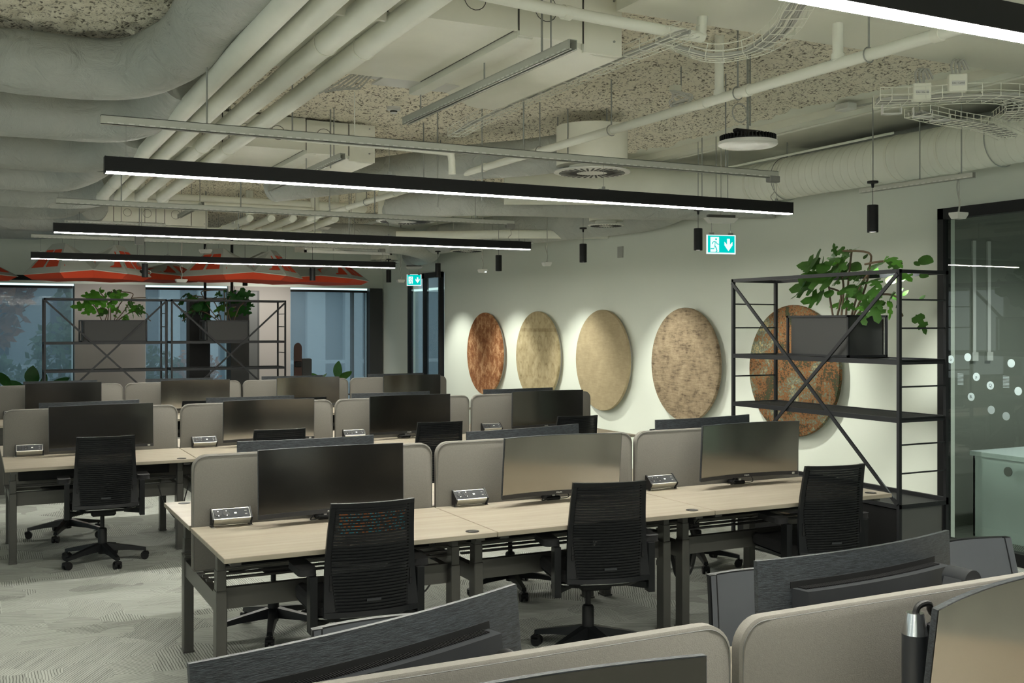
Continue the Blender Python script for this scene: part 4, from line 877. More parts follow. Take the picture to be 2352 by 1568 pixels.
for r, (YC, X0, nm) in ROWS.items():
    for k in range(NM[r]):
        x = X0 + 1.4 * k; pos = ORDN[k] + ' from aisle'
        if not (r == 0 and k == 2):
            put(desk0, (x, YC - 0.865, 0), 0, 'oak desk on the near side of the %s, %s' % (nm, pos))
            put(div0, (x + 0.012, YC, 0), 0, 'taupe felt divider of the %s, %s' % (nm, pos))
        put(desk0, (x + 1.4, YC + 0.865, 0), PI, 'oak desk on the far side of the %s, %s' % (nm, pos))
        if r > 0: put(sock0, (x + (0.10, 0.10, 0.07, 0.10)[k], YC - 0.075, DZ), 0, 'black and aluminium socket strip on the %s, %s' % (nm, pos))
        mf, mb_ = MOFF[(r, k)]
        if r == 0: continue
        MON[(r, k, 0)] = put(mon0, (x + mf, YC - 0.19, DZ), 0, 'monitor facing the camera on the %s, %s' % (nm, pos))
        MON[(r, k, 1)] = put(mon0, (x + mb_, YC + 0.23, DZ), PI, 'monitor back above the %s dividers, %s' % (nm, pos))
X0 = ROWS[0][1]
MON['b1'] = put(mon0, (0.800, 2.215, DZ), PI + math.radians(8.8), 'brushed back of the left foreground monitor, tilted, vents showing')
tilt(MON['b1'], ry=math.radians(3.2), rx=math.radians(3), dz=0.006)
MON['b2'] = put(mon0, (2.275, 2.235, DZ), PI + math.radians(5.0), 'brushed back of the right foreground monitor beside its angled arm')
tilt(MON['b2'], dz=0.03, rx=math.radians(2))
MON['f1'] = put(mon0, (0.858, 1.705, DZ), 0, 'black foreground monitor cut off by the lower frame edge')
tilt(MON['f1'], dz=0.02)
MON['f2'] = put(mon0, (2.305, 1.800, DZ), math.radians(8), 'foreground monitor in the corner reflecting beige, with a chrome capped arm')
tilt(MON['f2'], dz=0.035, rx=math.radians(7))
for key, (rx, ry) in {(1, 0, 0): (-1, 0), (1, 1, 0): (5, 0.5), (1, 2, 0): (3.5, 0), (2, 0, 0): (0, -0.5), (2, 1, 0): (1.5, 0), (2, 3, 0): (1, 0), (3, 1, 0): (3, 0), (1, 1, 1): (0, 1.2), (1, 2, 1): (0, 0.6), (2, 0, 1): (0, 0.4)}.items():
    tilt(MON[key], rx=math.radians(rx), ry=math.radians(ry), dz=0.012 if key[0] == 1 and key[1] == 2 else 0.0)
for key in ((1, 0, 0), (2, 0, 0), (3, 0, 0), (2, 2, 0), (2, 3, 0), (3, 3, 0), 'f1'):
    for ch in MON[key].children:
        if ch.name.startswith('display'): ch.data = ch.data.copy(); ch.data.materials[0] = M['screendark']
for o_ in (desk0, div0, sock0, mon0):
    for c in list(o_.children):
        for g in list(c.children): bpy.data.objects.remove(g)
        bpy.data.objects.remove(c)
    bpy.data.objects.remove(o_)
# gas spring arm of the corner monitor, angled arm of its neighbour
f2 = MON['f2']; f2.rotation_euler.z = math.radians(8)
def local(root, p): return Matrix.Translation(root.location).to_4x4() @ Matrix.Rotation(root.rotation_euler.z, 4, 'Z')
inv = local(f2, None).inverted()
def L2(p): return inv @ Vector(p)
obj('gas_spring', MB().cyl(L2((1.975, 1.80, 0.93)), L2((1.975, 1.80, 1.085)), 0.030, 24).cyl(L2((1.975, 1.80, 0.72)), L2((1.975, 1.80, 0.928)), 0.032, 24), 'chassis', f2)
obj('spring_cap', MB().cyl(L2((1.975, 1.80, 1.085)), L2((1.975, 1.80, 1.135)), 0.030, 24, 0.020), 'chrome', f2)
obj('arm_elbow', MB().tube([L2(p) for p in ((1.975, 1.80, 1.125), (1.985, 1.80, 1.148), (2.02, 1.80, 1.150), (2.06, 1.81, 1.11), (2.28, 1.83, 1.0))], 0.008, 10, smooth=4), 'black', f2)
obj('arm_cable', MB().tube([L2(p) for p in ((2.02, 1.77, 0.97), (1.955, 1.76, 0.94), (1.93, 1.76, 0.88), (1.99, 1.77, 0.82))], 0.004, 6, smooth=6), 'cable', f2)
obj('arm_hinge', MB().cyl(L2((1.935, 1.80, 0.84)), L2((2.04, 1.80, 0.76)), 0.035, 20), 'black', f2)
b2 = MON['b2']; inv = local(b2, None).inverted()
obj('arm_shoulder', MB().loft([[L2((2.44 + a, 2.10 + b, 0.98)) for a, b in ((-.03, -.03), (.03, -.03), (.03, .03), (-.03, .03))], [L2((2.52 + a, 2.13 + b, 1.105)) for a, b in ((-.03, -.03), (.03, -.03), (.03, .03), (-.03, .03))]]).cyl(L2((2.515, 2.085, 1.085)), L2((2.515, 2.165, 1.085)), 0.034, 24), 'chassis', b2)
obj('arm_bolt', MB().cyl(L2((2.52, 2.080, 1.085)), L2((2.52, 2.087, 1.085)), 0.010, 6), 'chrome', b2)
b1 = MON['b1']; inv = local(b1, None).inverted()
obj('arm_shoulder', MB().cyl(L2((1.07, 2.09, 1.05)), L2((1.07, 2.15, 1.05)), 0.030, 20).cyl(L2((1.05, 2.12, 0.9)), L2((1.07, 2.12, 1.05)), 0.02, 16), 'black', b1)

# ================================================================ CHAIRS
def hw(z): t_ = (z - 0.46) / 0.54; return 0.236 - 0.030 * t_
def yb(z): return -0.385 + 0.035 * math.sin((z - 0.46) / 0.54 * PI) - 0.012 * (z - 0.46) / 0.54 - 0.02
def yc(u, z): return yb(z) + 0.040 * (u * u)          # u in -1..1, the sides wrap forward
def make_chair():
    t = thing('office_chair', '', 'chair', (0, 0, 0), 0, 'black slatted back office chairs')
    zt, z0 = 1.025, 0.515                                # heights above the floor
    fr = MB()
    for s_ in (-1, 1):
        secs = []
        for k in range(13):
            z = z0 - 0.03 + (zt - z0 + 0.03) * k / 12; w = hw(z - 0.02); b = 0.030 + 0.035 * max(0, 1 - (z - z0) / 0.22); y = yc(1, z)
            secs.append([(s_ * (w - b), y - 0.004, z), (s_ * w, y - 0.002, z), (s_ * w, y + 0.016, z), (s_ * (w - b), y + 0.014, z)])
        fr.loft(secs)
    for za, zb in ((zt - 0.022, zt), (z0 - 0.03, z0 - 0.005)):
        secs = []
        for k in range(13):
            u = -1 + 2 * k / 12; w = hw(za) - 0.001
            secs.append([(u * w, yc(u, za) - 0.006, za), (u * w, yc(u, zb) - 0.006, zb), (u * w, yc(u, zb) + 0.014, zb), (u * w, yc(u, za) + 0.014, za)])
        fr.loft(secs)
    obj('back_frame', fr, 'plastic', t)
    sl = MB(); secs = []
    for k in range(11):
        u = -1 + 2 * k / 10; y = 0.040 * u * u * 0.8
        secs.append([(u * 0.2, y - 0.003, -0.0048), (u * 0.2, y - 0.004, 0.0048), (u * 0.2, y + 0.003, 0.0048), (u * 0.2, y + 0.003, -0.0048)])
    sl.loft(secs); first = None; z = z0 + 0.004
    while z < zt - 0.028:
        b = 0.026 + 0.03 * max(0, 1 - (z - z0) / 0.22); sc = (hw(z - 0.02) - b) / 0.2
        if first is None: first = obj('slat', sl, 'plastic', t); o = first
        else: o = first.copy(); COL.objects.link(o)
        o.location = (0, yb(z) + 0.001, z); o.scale = (sc, 1, 1); z += 0.0148
    obj('mesh_lining', MB().grid(lambda a, b: ((2 * a - 1) * (hw(z0 + (zt - z0) * b) - 0.028), yc((2 * a - 1) * 0.9, z0 + (zt - z0) * b) + 0.015, z0 + (zt - z0 - 0.02) * b), 12, 10), 'mesh', t)
    obj('front_fabric', MB().grid(lambda a, b: ((2 * a - 1) * (hw(z0 + (zt - z0) * b) - 0.002), yc((2 * a - 1) * 0.98, z0 + (zt - z0) * b) + 0.024, z0 - 0.01 + (zt - z0 + 0.008) * b), 12, 10), 'front', t)
    obj('maker_tab', MB().box((0.0, yb(z0 + 0.05) - 0.006, z0 + 0.045), (0.07, 0.003, 0.012)), 'chassis', t)
    for s_ in (-1, 1): obj('height_catch', MB().box((s_ * (hw(0.6) - 0.03), yc(1, 0.62) - 0.008, 0.62), (0.012, 0.008, 0.03), bev=0.002).b2(s_ * (hw(0.6) - 0.03) - 0.003, s_ * (hw(0.6) - 0.03) + 0.003, yc(1, .62) - 0.006, yc(1, .62), 0.55, 0.68), 'black', t)
    secs = []
    for zz, g, r_ in ((0.465, -0.02, 0.09), (0.475, 0.0, 0.08), (0.505, 0.004, 0.08), (0.525, -0.012, 0.07)):
        secs.append([(p[0] - 0.25 - g, p[1] - 0.30 - g, zz + (0.012 if abs(p[0] - .25) > .2 else 0) * (zz > .5)) for p in rrect(0.50 + 2 * g, 0.50 + 2 * g, r_, 6)])
    obj('seat_cushion', MB().loft(secs), 'cloth', t)
    obj('seat_pan', MB().loft([[(p[0] - 0.22, p[1] - 0.27, 0.435) for p in rrect(0.44, 0.44, 0.1, 6)], [(p[0] - 0.245, p[1] - 0.305, 0.464) for p in rrect(0.49, 0.50, 0.09, 6)]]), 'plastic', t)
    obj('chrome_rim', MB().tube([(x_, -0.31 + 0.05 * (x_ / 0.25) ** 2, 0.462) for x_ in [-0.25 + 0.05 * k for k in range(11)]], 0.006, 6), 'chrome', t)
    obj('tilt_mechanism', MB().box((0, -0.03, 0.41), (0.18, 0.26, 0.05), bev=0.012).bar((0.08, 0.02, 0.41), (0.28, 0.04, 0.41), 0.012), 'black', t)
    [obj('back_support', MB().bar((q * 0.10, -0.14, 0.43), (q * 0.19, yc(.8, .52) + .01, 0.50), 0.04, 0.03), 'plastic', t) for q in (-1, 1)]
    for s_ in (-1, 1):
        p = obj('armrest', MB().loft([[(s_ * 0.285 + q[0] - 0.045, q[1] - 0.27, zz) for q in rrect(0.09, 0.25, rr, 5)] for zz, rr in ((0.668, 0.03), (0.676, 0.04), (0.696, 0.04), (0.702, 0.03))]), 'cloth', t)
        obj('armrest_post', MB().loft([[(s_ * 0.268 + a, -0.27 + b, zz) for a, b in ((-0.018, -0.035), (0.018, -0.035), (0.018, 0.03), (-0.018, 0.03))] for zz in (0.40, 0.44, 0.62, 0.67)]).bar((s_ * 0.16, -0.15, 0.43), (s_ * 0.265, -0.255, 0.43), 0.04, 0.035), 'plastic', p)
    obj('gas_column', MB().lathe([(0.030, 0.07), (0.034, 0.10), (0.034, 0.26), (0.028, 0.27), (0.016, 0.275), (0.016, 0.40)], 20), 'black', t)
    first = None; fc = None
    for k in range(5):
        a = -PI / 2 + 0.28 + 2 * PI * k / 5
        if first is None:
            first = obj('base_leg', MB().loft([[(0.02, -0.032, 0.095), (0.02, 0.032, 0.095), (0.02, 0.024, 0.155), (0.02, -0.024, 0.155)], [(0.20, -0.024, 0.085), (0.20, 0.024, 0.085), (0.20, 0.018, 0.120), (0.20, -0.018, 0.120)], [(0.325, -0.018, 0.068), (0.325, 0.018, 0.068), (0.325, 0.014, 0.092), (0.325, -0.014, 0.092)]]), 'plastic', t)
            fc = obj('caster', MB().cyl((0.315, -0.026, 0.029), (0.315, -0.008, 0.029), 0.029, 18).cyl((0.315, 0.008, 0.029), (0.315, 0.026, 0.029), 0.029, 18).cyl((0.318, 0, 0.02), (0.318, 0, 0.075), 0.009, 10).box((0.322, 0, 0.047), (0.05, 0.052, 0.026), bev=0.006), 'black', first)
            l = first
        else:
            l = first.copy(); COL.objects.link(l); c = fc.copy(); COL.objects.link(c); c.parent = l
        l.rotation_euler = (0, 0, a)
    return t
ch0 = make_chair()
CH = [ # x, y, rz, label
    (1.71, 5.19, -2, 'black slatted chair with orange and teal threads at the planter rack bench'),
    (3.12, 5.20, -13, 'black slatted chair at the second desk of the rack bench, its armrests turned outward'),
    (4.66, 5.17, -9, 'black slatted chair at the desk beside the planter rack'),
    (0.90, 8.90, -2, 'black slatted chair standing alone at the aisle end of the middle bench'),
    (2.22, 8.86, -3, 'black slatted chair at the second middle bench desk, half hidden'),
    (3.63, 8.88, -3, 'black slatted chair at the third desk of the middle bench'),
    (5.00, 8.86, -3, 'black slatted chair at the middle bench desk nearest the white wall'),
    (2.26, 12.5, 0, 'black chair top peeking out at the second desk of the farthest bench'),
    (3.50, 12.5, -2, 'black chair top peeking out at the third desk of the farthest bench'),
    (1.62, 6.40, 182, 'black chair pushed under the far side of the rack bench near the aisle'),
    (3.36, 6.66, 190, 'black chair on the far side of the rack bench, second from the aisle'),
    (5.02, 6.72, 175, 'black chair on the far side of the rack bench, beside the planter rack'),
    (0.74, 10.15, 178, 'black chair on the far side of the middle bench, at its aisle end'),
    (0.92, 0.98, 0, 'unseen black slatted chair added at the camera side of the foreground bench'),  # unseen chair added so the foreground monitor reflects something dark
    (1.02, 2.47, 178, 'dark chair behind the left foreground monitor, facing the camera'),
    (2.33, 2.47, 170, 'grey lined chair back just left of the right foreground monitor'),
    (3.42, 2.50, 176, 'grey lined chair back right of the foreground monitor, near the glass partition')]
for i, (x, y, a, l) in enumerate(CH):
    c = dup(ch0, (x, y, FL), math.radians(a), l)
    if i == 0:
        M['threads'] = mat('orange and teal threads', (0.5, 0.3, 0.2, 1), 0.8)
        nt = M['threads'].node_tree; N = nt.nodes; v = N.new('ShaderNodeTexVoronoi'); v.inputs['Scale'].default_value = 130; tcn = N.new('ShaderNodeTexCoord'); nt.links.new(tcn.outputs['Object'], v.inputs['Vector'])
        sp_ = N.new('ShaderNodeSeparateColor'); rr = N.new('ShaderNodeValToRGB'); nt.links.new(v.outputs['Color'], sp_.inputs[0]); nt.links.new(sp_.outputs[0], rr.inputs[0]); nt.links.new(rr.outputs[0], N['Principled BSDF'].inputs['Base Color'])
        e = rr.color_ramp.elements; rr.color_ramp.interpolation = 'CONSTANT'; e[0].color = (0.95, 0.28, 0.07, 1); e[1].position = 0.36; e[1].color = (0.10, 0.62, 0.75, 1); e3 = rr.color_ramp.elements.new(0.66); e3.color = (0.10, 0.08, 0.06, 1)
        obj('thread_band', MB().grid(lambda a_, b_: ((2 * a_ - 1) * 0.165, yc((2 * a_ - 1) * 0.8, 0.87 + 0.105 * b_) + 0.009, 0.87 + 0.105 * b_), 10, 6), 'threads', c)
for c in list(ch0.children):
    for g in list(c.children): bpy.data.objects.remove(g)
    bpy.data.objects.remove(c)
bpy.data.objects.remove(ch0)
# loose cables under the desks
t = thing('cable_spine', 'black cable spine hanging under the desk beside the planter rack', 'cable', (4.08, 5.62, 0)); sp1 = MB()
sp1.tube([(0, 0, 0.70), (0.06, 0, 0.55), (0.10, 0, 0.40), (0.05, 0, 0.22), (-0.03, 0, 0.20), (-0.07, 0, 0.32), (-0.14, 0, 0.46), (-0.25, 0, 0.50)], 0.022, 10, smooth=6); obj('spine_links', sp1, 'bcable', t)
t = thing('power_cable', 'thin black cable looping under the first two desks of the rack bench', 'cable', (2.18, 5.35, 0)); obj('cable_run', MB().tube([(-0.15, 0, 0.52), (-0.08, 0, 0.40), (0.0, 0.02, 0.36), (0.06, 0.03, 0.42)], 0.005, 6, smooth=6), 'bcable', t)
t = thing('power_cable', 'thin black cable dropping under the desk beside the planter rack', 'cable', (3.98, 5.5, 0)); obj('cable_run', MB().tube([(-0.04, 0, 0.70), (-0.02, 0, 0.60), (0.02, 0.02, 0.55), (0.10, 0.03, 0.53)], 0.004, 6, smooth=6).tube([(0.22, 0, 0.70), (0.18, 0, 0.62), (0.1, 0, 0.54)], 0.003, 6, smooth=4), 'bcable', t)
t = thing('power_cable', 'thin black cable between the first two desks of the middle bench', 'cable', (1.5, 9.1, 0)); obj('cable_run', MB().tube([(-0.15, 0, 0.50), (-0.10, 0, 0.34), (-0.02, 0.0, 0.22)], 0.005, 6, smooth=6).tube([(0.1, 0, 0.50), (0.06, 0, 0.36), (0.05, 0.0, 0.22)], 0.005, 6, smooth=6), 'bcable', t)

# ================================================================ PLANTER RACKS
def rack(label, loc, rz, L_, D=0.46, top=2.20, cab=True, ladders=(0, 1), zs=(1.57, 1.165)):
    # local x along the length, y = 0 is the front plane with the cross braces, +y the back
    t = thing('planter_rack', label, 'rack', (loc[0], loc[1], 0), rz); w = 0.025; zb = 0.56
    for x in (0, L_):
        for y in (0, D): obj('post', MB().b2(x - w / 2, x + w / 2, y - w / 2, y + w / 2, FL, top), 'frame', t)
    for y in (0, D): obj('top_rail', MB().b2(-w / 2, L_ + w / 2, y - w / 2, y + w / 2, top - w, top + 0.002), 'frame', t)
    for x in (0, L_): obj('top_rail', MB().b2(x - w / 2, x + w / 2, 0, D, top - w, top), 'frame', t)
    for z in zs:
        s = obj('shelf', MB().b2(0, L_, -0.012, 0.004, z - 0.035, z).b2(0, L_, D - 0.004, D + 0.012, z - 0.035, z).b2(0, 0.016, 0, D, z - 0.035, z).b2(L_ - 0.016, L_, 0, D, z - 0.035, z).b2(0, L_, 0, D, z - 0.014, z - 0.010), 'frame', t)
        if z == zs[-1]:
            m = MB(); x = 0.03
            while x < L_ - 0.02: m.b2(x, x + 0.008, 0.01, D - 0.01, z - 0.009, z - 0.006); x += 0.02
            obj('shelf_mesh', m, 'darkpanel', s)['kind'] = 'stuff'
    for a, b in (((0.0, top - 0.03), (L_, zb)), ((L_, top - 0.03), (0.0, zb))): obj('cross_brace', MB().bar((a[0], -0.016, a[1]), (b[0], -0.016 if a[0] == 0 else -0.020, b[1]), 0.012, 0.026), 'frame', t)
    for x in ladders:
        for z in (1.99, 1.79, 1.38, 0.975, 0.775): obj('rung', MB().cyl((x * L_, 0, z), (x * L_, D, z), 0.006, 8), 'frame', t)
    obj('base_frame', MB().b2(-w / 2, L_ + w / 2, -0.013, 0.012, zb - 0.03, zb).b2(-w / 2, L_ + w / 2, D - 0.012, D + 0.013, zb - 0.03, zb + 0.02).b2(-w / 2, 0.012, 0, D, zb - 0.03, zb).b2(L_ - 0.012, L_ + w / 2, 0, D, zb - 0.03, zb), 'frame', t)
    c = obj('cabinet_body', MB().b2(0.03, L_ - 0.012, 0.02, D - 0.03, FL + 0.02, zb - 0.03), 'cabinet', t)
    obj('cabinet_top', MB().b2(0.02, L_ - 0.02, 0.01, D - 0.01, zb - 0.028, zb - 0.008), 'darkpanel', t)
    obj('cabinet_door', MB().b2(0.05, L_ / 2 - 0.004, 0.004, 0.02, FL + 0.05, zb - 0.04), 'black', t); obj('cabinet_door', MB().b2(L_ / 2 + 0.004, L_ - 0.03, 0.004, 0.02, FL + 0.05, zb - 0.04), 'black', t)
    return t
# near rack: front plane faces -X, so local x runs towards the camera
rack('tall dark steel planter rack with crossed braces in front of the colourful round panel', (5.75, 7.19), -PI / 2, 1.81)
rack('left bay of the dark steel planter racks before the far windows', (0.90, 16.5), 0, 1.66, ladders=(1,))
rack('right bay of the dark steel planter racks before the far windows', (2.645, 16.5), 0, 1.72, ladders=(1,))
def planter(label, loc, rz, L_, D, h=0.315):
    t = thing('planter_box', label, 'planter', loc, rz); w = 0.016
    fr = MB()
    for x in (0, L_):
        for y in (0, D): fr.b2(x - w / 2, x + w / 2, y - w / 2, y + w / 2, 0, h)
    for z in (w / 2, h - w / 2):
        for y in (0, D): fr.b2(-w / 2, L_ + w / 2, y - w / 2, y + w / 2, z - w / 2, z + w / 2)
        for x in (0, L_): fr.b2(x - w / 2, x + w / 2, -w / 2, D + w / 2, z - w / 2, z + w / 2)
    obj('planter_frame', fr, 'frame', t)
    obj('planter_panel', MB().b2(0.035, L_ - 0.002, 0.004, 0.012, 0.01, h - 0.01), 'darkpanel', t); obj('planter_panel', MB().b2(0.02, L_ - 0.02, D - 0.012, D - 0.004, 0.01, h - 0.01), 'darkpanel', t)
    obj('planter_panel', MB().b2(L_ - 0.012, L_ - 0.004, 0.004, D - 0.035, 0.01, h - 0.01), 'darkpanel', t); obj('planter_panel', MB().b2(0.022, 0.03, 0.02, D - 0.02, 0.01, h - 0.01), 'darkpanel', t)
    obj('soil', MB().b2(0.03, L_ - 0.012, 0.012, D - 0.012, 0.2, h - 0.03), 'soil', t)
    return t
planter('charcoal planter box on the rack by the colourful round panel', (5.79, 6.56, 1.572), -PI / 2, 0.655, 0.385)
planter('charcoal planter box on the left bay of the far racks, lit from above', (1.39, 16.53, 1.572), 0, 0.90, 0.40)
planter('charcoal planter box on the right bay of the far racks', (3.14, 16.53, 1.572), 0, 0.66, 0.40)
LEAF = [(0, 0), (.10, .10), (.05, .22), (.20, .30), (.34, .24), (.30, .13), (.46, .12), (.52, .26), (.66, .22), (.62, .10), (.78, .10), (.86, .10), (1.0, 0.0)]
def leaf_mesh(A, B, wid, side, curl, lob=True):
    A = Vector(A); B = Vector(B); d = B - A; L_ = d.length; x = d.normalized(); s = side - x * side.dot(x); s.normalize(); n = x.cross(s); m = MB()
    prof = LEAF if lob else [(0, 0), (.08, .16), (.2, .27), (.38, .33), (.58, .31), (.78, .22), (.92, .10), (1, 0)]
    mid = []
    def pt(u, v): return A + x * (u * L_) + s * (v * L_ * wid) + n * (curl * L_ * (math.sin(u * PI) * 0.35 - 1.6 * v * v - 0.25 * u * u))
    C = [m.bm.verts.new(pt(u, 0)) for u, v in prof]
    for sg in (1, -1):
        E_ = [m.bm.verts.new(pt(u, sg * v)) if v > 0 else C[i] for i, (u, v) in enumerate(prof)]
        for i in range(len(prof) - 1):
            vs = [C[i], C[i + 1], E_[i + 1], E_[i]]; vs = list(dict.fromkeys(vs))
            if len(vs) > 2: m.bm.faces.new(vs)
    return m
LV = [(6.289, 2.351, 6.281, 2.454), (6.323, 2.347, 6.595, 2.281), (6.206, 2.268, 6.206, 2.365), (6.173, 2.23, 6.383, 2.265), (6.156, 2.278, 5.932, 2.413), (6.042, 2.384, 5.971, 2.327), (6.091, 2.322, 5.987, 2.287), (6.222, 2.245, 6.409, 2.229), (6.042, 2.26, 5.939, 2.232), (5.644, 2.263, 5.748, 2.2), (5.6, 2.272, 5.543, 2.302), (5.557, 2.292, 5.444, 2.219), (5.5, 2.177, 5.381, 2.123), (5.778, 2.201, 5.854, 2.088), (5.718, 2.141, 5.6, 2.08), (6.427, 2.18, 6.751, 2.097), (6.479, 2.176, 6.595, 2.099), (6.358, 2.08, 6.595, 1.992), (6.173, 2.05, 6.366, 1.945), (6.156, 2.194, 6.042, 2.153), (6.123, 2.097, 5.932, 2.021), (5.916, 2.09, 5.877, 2.019), (5.808, 2.041, 5.77, 1.913), (5.748, 2.062, 5.571, 2.012), (5.703, 2.027, 5.629, 1.917), (5.543, 2.0, 5.472, 2.043), (5.543, 1.989, 5.535, 1.843), (5.5, 1.888, 5.451, 1.744), (5.932, 1.95, 5.862, 1.909), (6.075, 1.976, 5.995, 1.928), (6.256, 2.198, 6.409, 2.18), (5.87, 2.159, 5.748, 2.188)]
ST = [[(6.173, 1.86), (6.156, 2.122), (6.222, 2.269), (6.289, 2.351)], [(6.123, 1.86), (6.123, 2.121), (6.107, 2.383)], [(6.075, 1.86), (5.995, 2.116), (5.932, 2.208)], [(6.256, 1.86), (6.323, 2.03), (6.358, 2.104), (6.427, 2.18)], [(6.059, 1.86), (5.9, 2.066), (5.808, 2.248), (5.793, 2.346), (6.059, 2.374)], [(5.808, 2.26), (5.688, 2.271), (5.571, 2.273)], [(6.042, 1.86), (5.839, 2.007), (5.688, 2.038), (5.543, 2.0), (5.528, 1.922), (5.486, 1.877)], [(6.222, 1.86), (6.173, 2.05), (6.289, 2.102)]]
def plant(label, loc, rz, m1, m2, flip=1, sub=None, sc=1.0, rnd=None):
    rnd = rnd or random.Random(5); t = thing('potted_philodendron', label, 'plant', loc, rz); Y0, Z0 = 6.13, 1.86
    def w(y, z, dx=0.0): return (dx * sc, (y - Y0) * flip * sc, (z - Z0) * sc)
    offs = [rnd.uniform(-0.09, 0.09) for _ in ST]
    offs[4] = -0.14; offs[5] = -0.12
    for k, s in enumerate(ST):
        obj('stem', MB().tube([w(y, z, offs[k] * (i / (len(s) - 1) if k != 5 else 1)) for i, (y, z) in enumerate(s)], 0.006 * sc + 0.002, 7, smooth=5), 'stem', t)
    for k, (y0, z0, y1, z1) in enumerate(LV):
        if sub and k in sub: continue
        dx = rnd.uniform(-0.13, 0.08) if not (5.5 < y0 < 6.12 and z0 > 1.98) else -0.15; side = Vector((0.75, rnd.uniform(-0.4, 0.4), rnd.uniform(-0.5, 0.5) + 0.75))
        L_ = math.hypot(y1 - y0, z1 - z0); wd = (0.95 if L_ < 0.13 else 0.8)
        A = w(y0, z0, dx); B = w(y1, z1, dx + rnd.uniform(-0.06, 0.06))
        obj('leaf', leaf_mesh(A, B, wd * rnd.uniform(1.5, 2.1), side, rnd.uniform(0.10, 0.35), True), m1 if rnd.random() < 0.75 else m2, t, ang=60)
        obj('leaf', leaf_mesh(w(y0, z0, -dx), w(y0 + (y1 - y0) * 0.5 + rnd.uniform(-.07, .07), z0 + rnd.uniform(-0.08, 0.05), -dx * 1.2), 1.3, Vector((0.6, 0.3, 0.8)), 0.2, False), m1, t, ang=60) if (k % 4 != 1) else None
        obj('leaf', leaf_mesh(w(y0 + rnd.uniform(-.08, .08), z0 - 0.05, -0.06), w(y1 + rnd.uniform(-.1, .1), z1 - rnd.uniform(0.02, 0.1), -0.1), 1.5, Vector((0.7, rnd.uniform(-.4, .4), 0.8)), 0.25, True), m1, t, ang=60) if (k % 3 == 1) else None
    return t
plant('leafy philodendron sprawling over the rack by the colourful round panel', (5.98, 6.13, 1.86), 0, 'leaf', 'leafb')
plant('bright green philodendron lit from above in the far left planter', (1.80, 16.72, 1.86), PI / 2, 'leafb', 'leaf', sub=(9, 10, 11, 12, 25, 26, 27), sc=0.88, rnd=random.Random(11))
plant('dark green philodendron spreading over the far right planter', (3.48, 16.72, 1.86), -PI / 2, 'leafd', 'leaf', sub=(4, 5, 15, 27), sc=0.98, rnd=random.Random(3))
def bigleaf(label, loc, specs, m='leafd'):
    t = thing('broad_leaf_plant', label, 'plant', loc)
    for (dx, dz, ln, a, wd) in specs:
        b = (dx, 0.0, dz); tip = (dx + ln * math.sin(a), 0.05, dz + ln * math.cos(a))
        obj('leaf', leaf_mesh(b, tip, wd, Vector((0.8, 0.5, 0.1 if abs(a) < 0.8 else 0.8)), 0.12, False), m, t, ang=60)
        obj('stem', MB().tube([(0, 0, -0.45), (dx * 0.5, 0, dz * 0.3 - 0.2), b], 0.009, 6, smooth=4), 'stem', t)
    obj('pot', MB().lathe([(0.13, FL - loc[2]), (0.17, 0.35 + FL - loc[2]), (0.15, 0.36 + FL - loc[2])], 24), 'darkpanel', t)
    return t
bigleaf('broad leaf plant at the left frame edge before the widest window', (0.75, 18.3, 0.80), [(0.06, 0.06, 0.32, 0.05, 1.25), (-0.25, 0.05, 0.28, -0.6, 1.0), (-0.2, -0.04, 0.3, 1.3, 1.0), (0.30, 0.02, 0.36, 1.1, 0.7), (0.2, 0.0, 0.25, 0.3, 0.8), (-0.05, 0.0, 0.3, -1.1, 0.9)])
bigleaf('broad leaf plant in front of the far window nearest the corner', (5.75, 18.3, 0.78), [(0.03, 0.08, 0.32, 0.12, 1.15), (0.06, 0.06, 0.30, 1.05, 0.75), (-0.32, 0.08, 0.16, -0.9, 1.1), (-0.28, 0.06, 0.18, 0.8, 1.1), (-0.12, 0.0, 0.26, -1.2, 1.0)], 'leaf')
bigleaf('leafy plant standing outside the far glass door', (7.9, 17.3, 0.8), [(0.0, 0.0, 0.3, 0.2, 1.0), (0.1, -0.02, 0.25, 0.9, 1.0), (-0.1, 0.0, 0.25, -0.8, 1.0)], 'leafd')

# ================================================================ ROUND TEXTILE PANELS
rust = rugmat('rust lattice rug', [(0.30, (0.14, 0.050, 0.022, 1)), (0.5, (0.30, 0.125, 0.052, 1)), (0.68, (0.55, 0.31, 0.16, 1))], 'lattice')
cream = rugmat('cream medallion rug', [(0.28, (0.26, 0.20, 0.105, 1)), (0.5, (0.43, 0.345, 0.20, 1)), (0.75, (0.54, 0.45, 0.285, 1))], 'medallion')
sand = rugmat('plain sand rug', [(0.30, (0.30, 0.235, 0.14, 1)), (0.7, (0.46, 0.37, 0.23, 1))], 'plain')
worn = rugmat('worn taupe rug', [(0.38, (0.10, 0.072, 0.048, 1)), (0.50, (0.26, 0.195, 0.125, 1)), (0.68, (0.40, 0.31, 0.205, 1))], 'plain')
multi = rugmat('colourful abstract rug', [(0.40, (0.02, 0.018, 0.013, 1)), (0.47, (0.055, 0.07, 0.035, 1)), (0.51, (0.045, 0.028, 0.018, 1)), (0.545, (0.13, 0.075, 0.035, 1)), (0.565, (0.30, 0.11, 0.03, 1)), (0.585, (0.09, 0.05, 0.03, 1)), (0.61, (0.17, 0.13, 0.055, 1)), (0.645, (0.08, 0.13, 0.13, 1)), (0.69, (0.28, 0.22, 0.10, 1)), (0.76, (0.36, 0.29, 0.16, 1))], 'abstract')
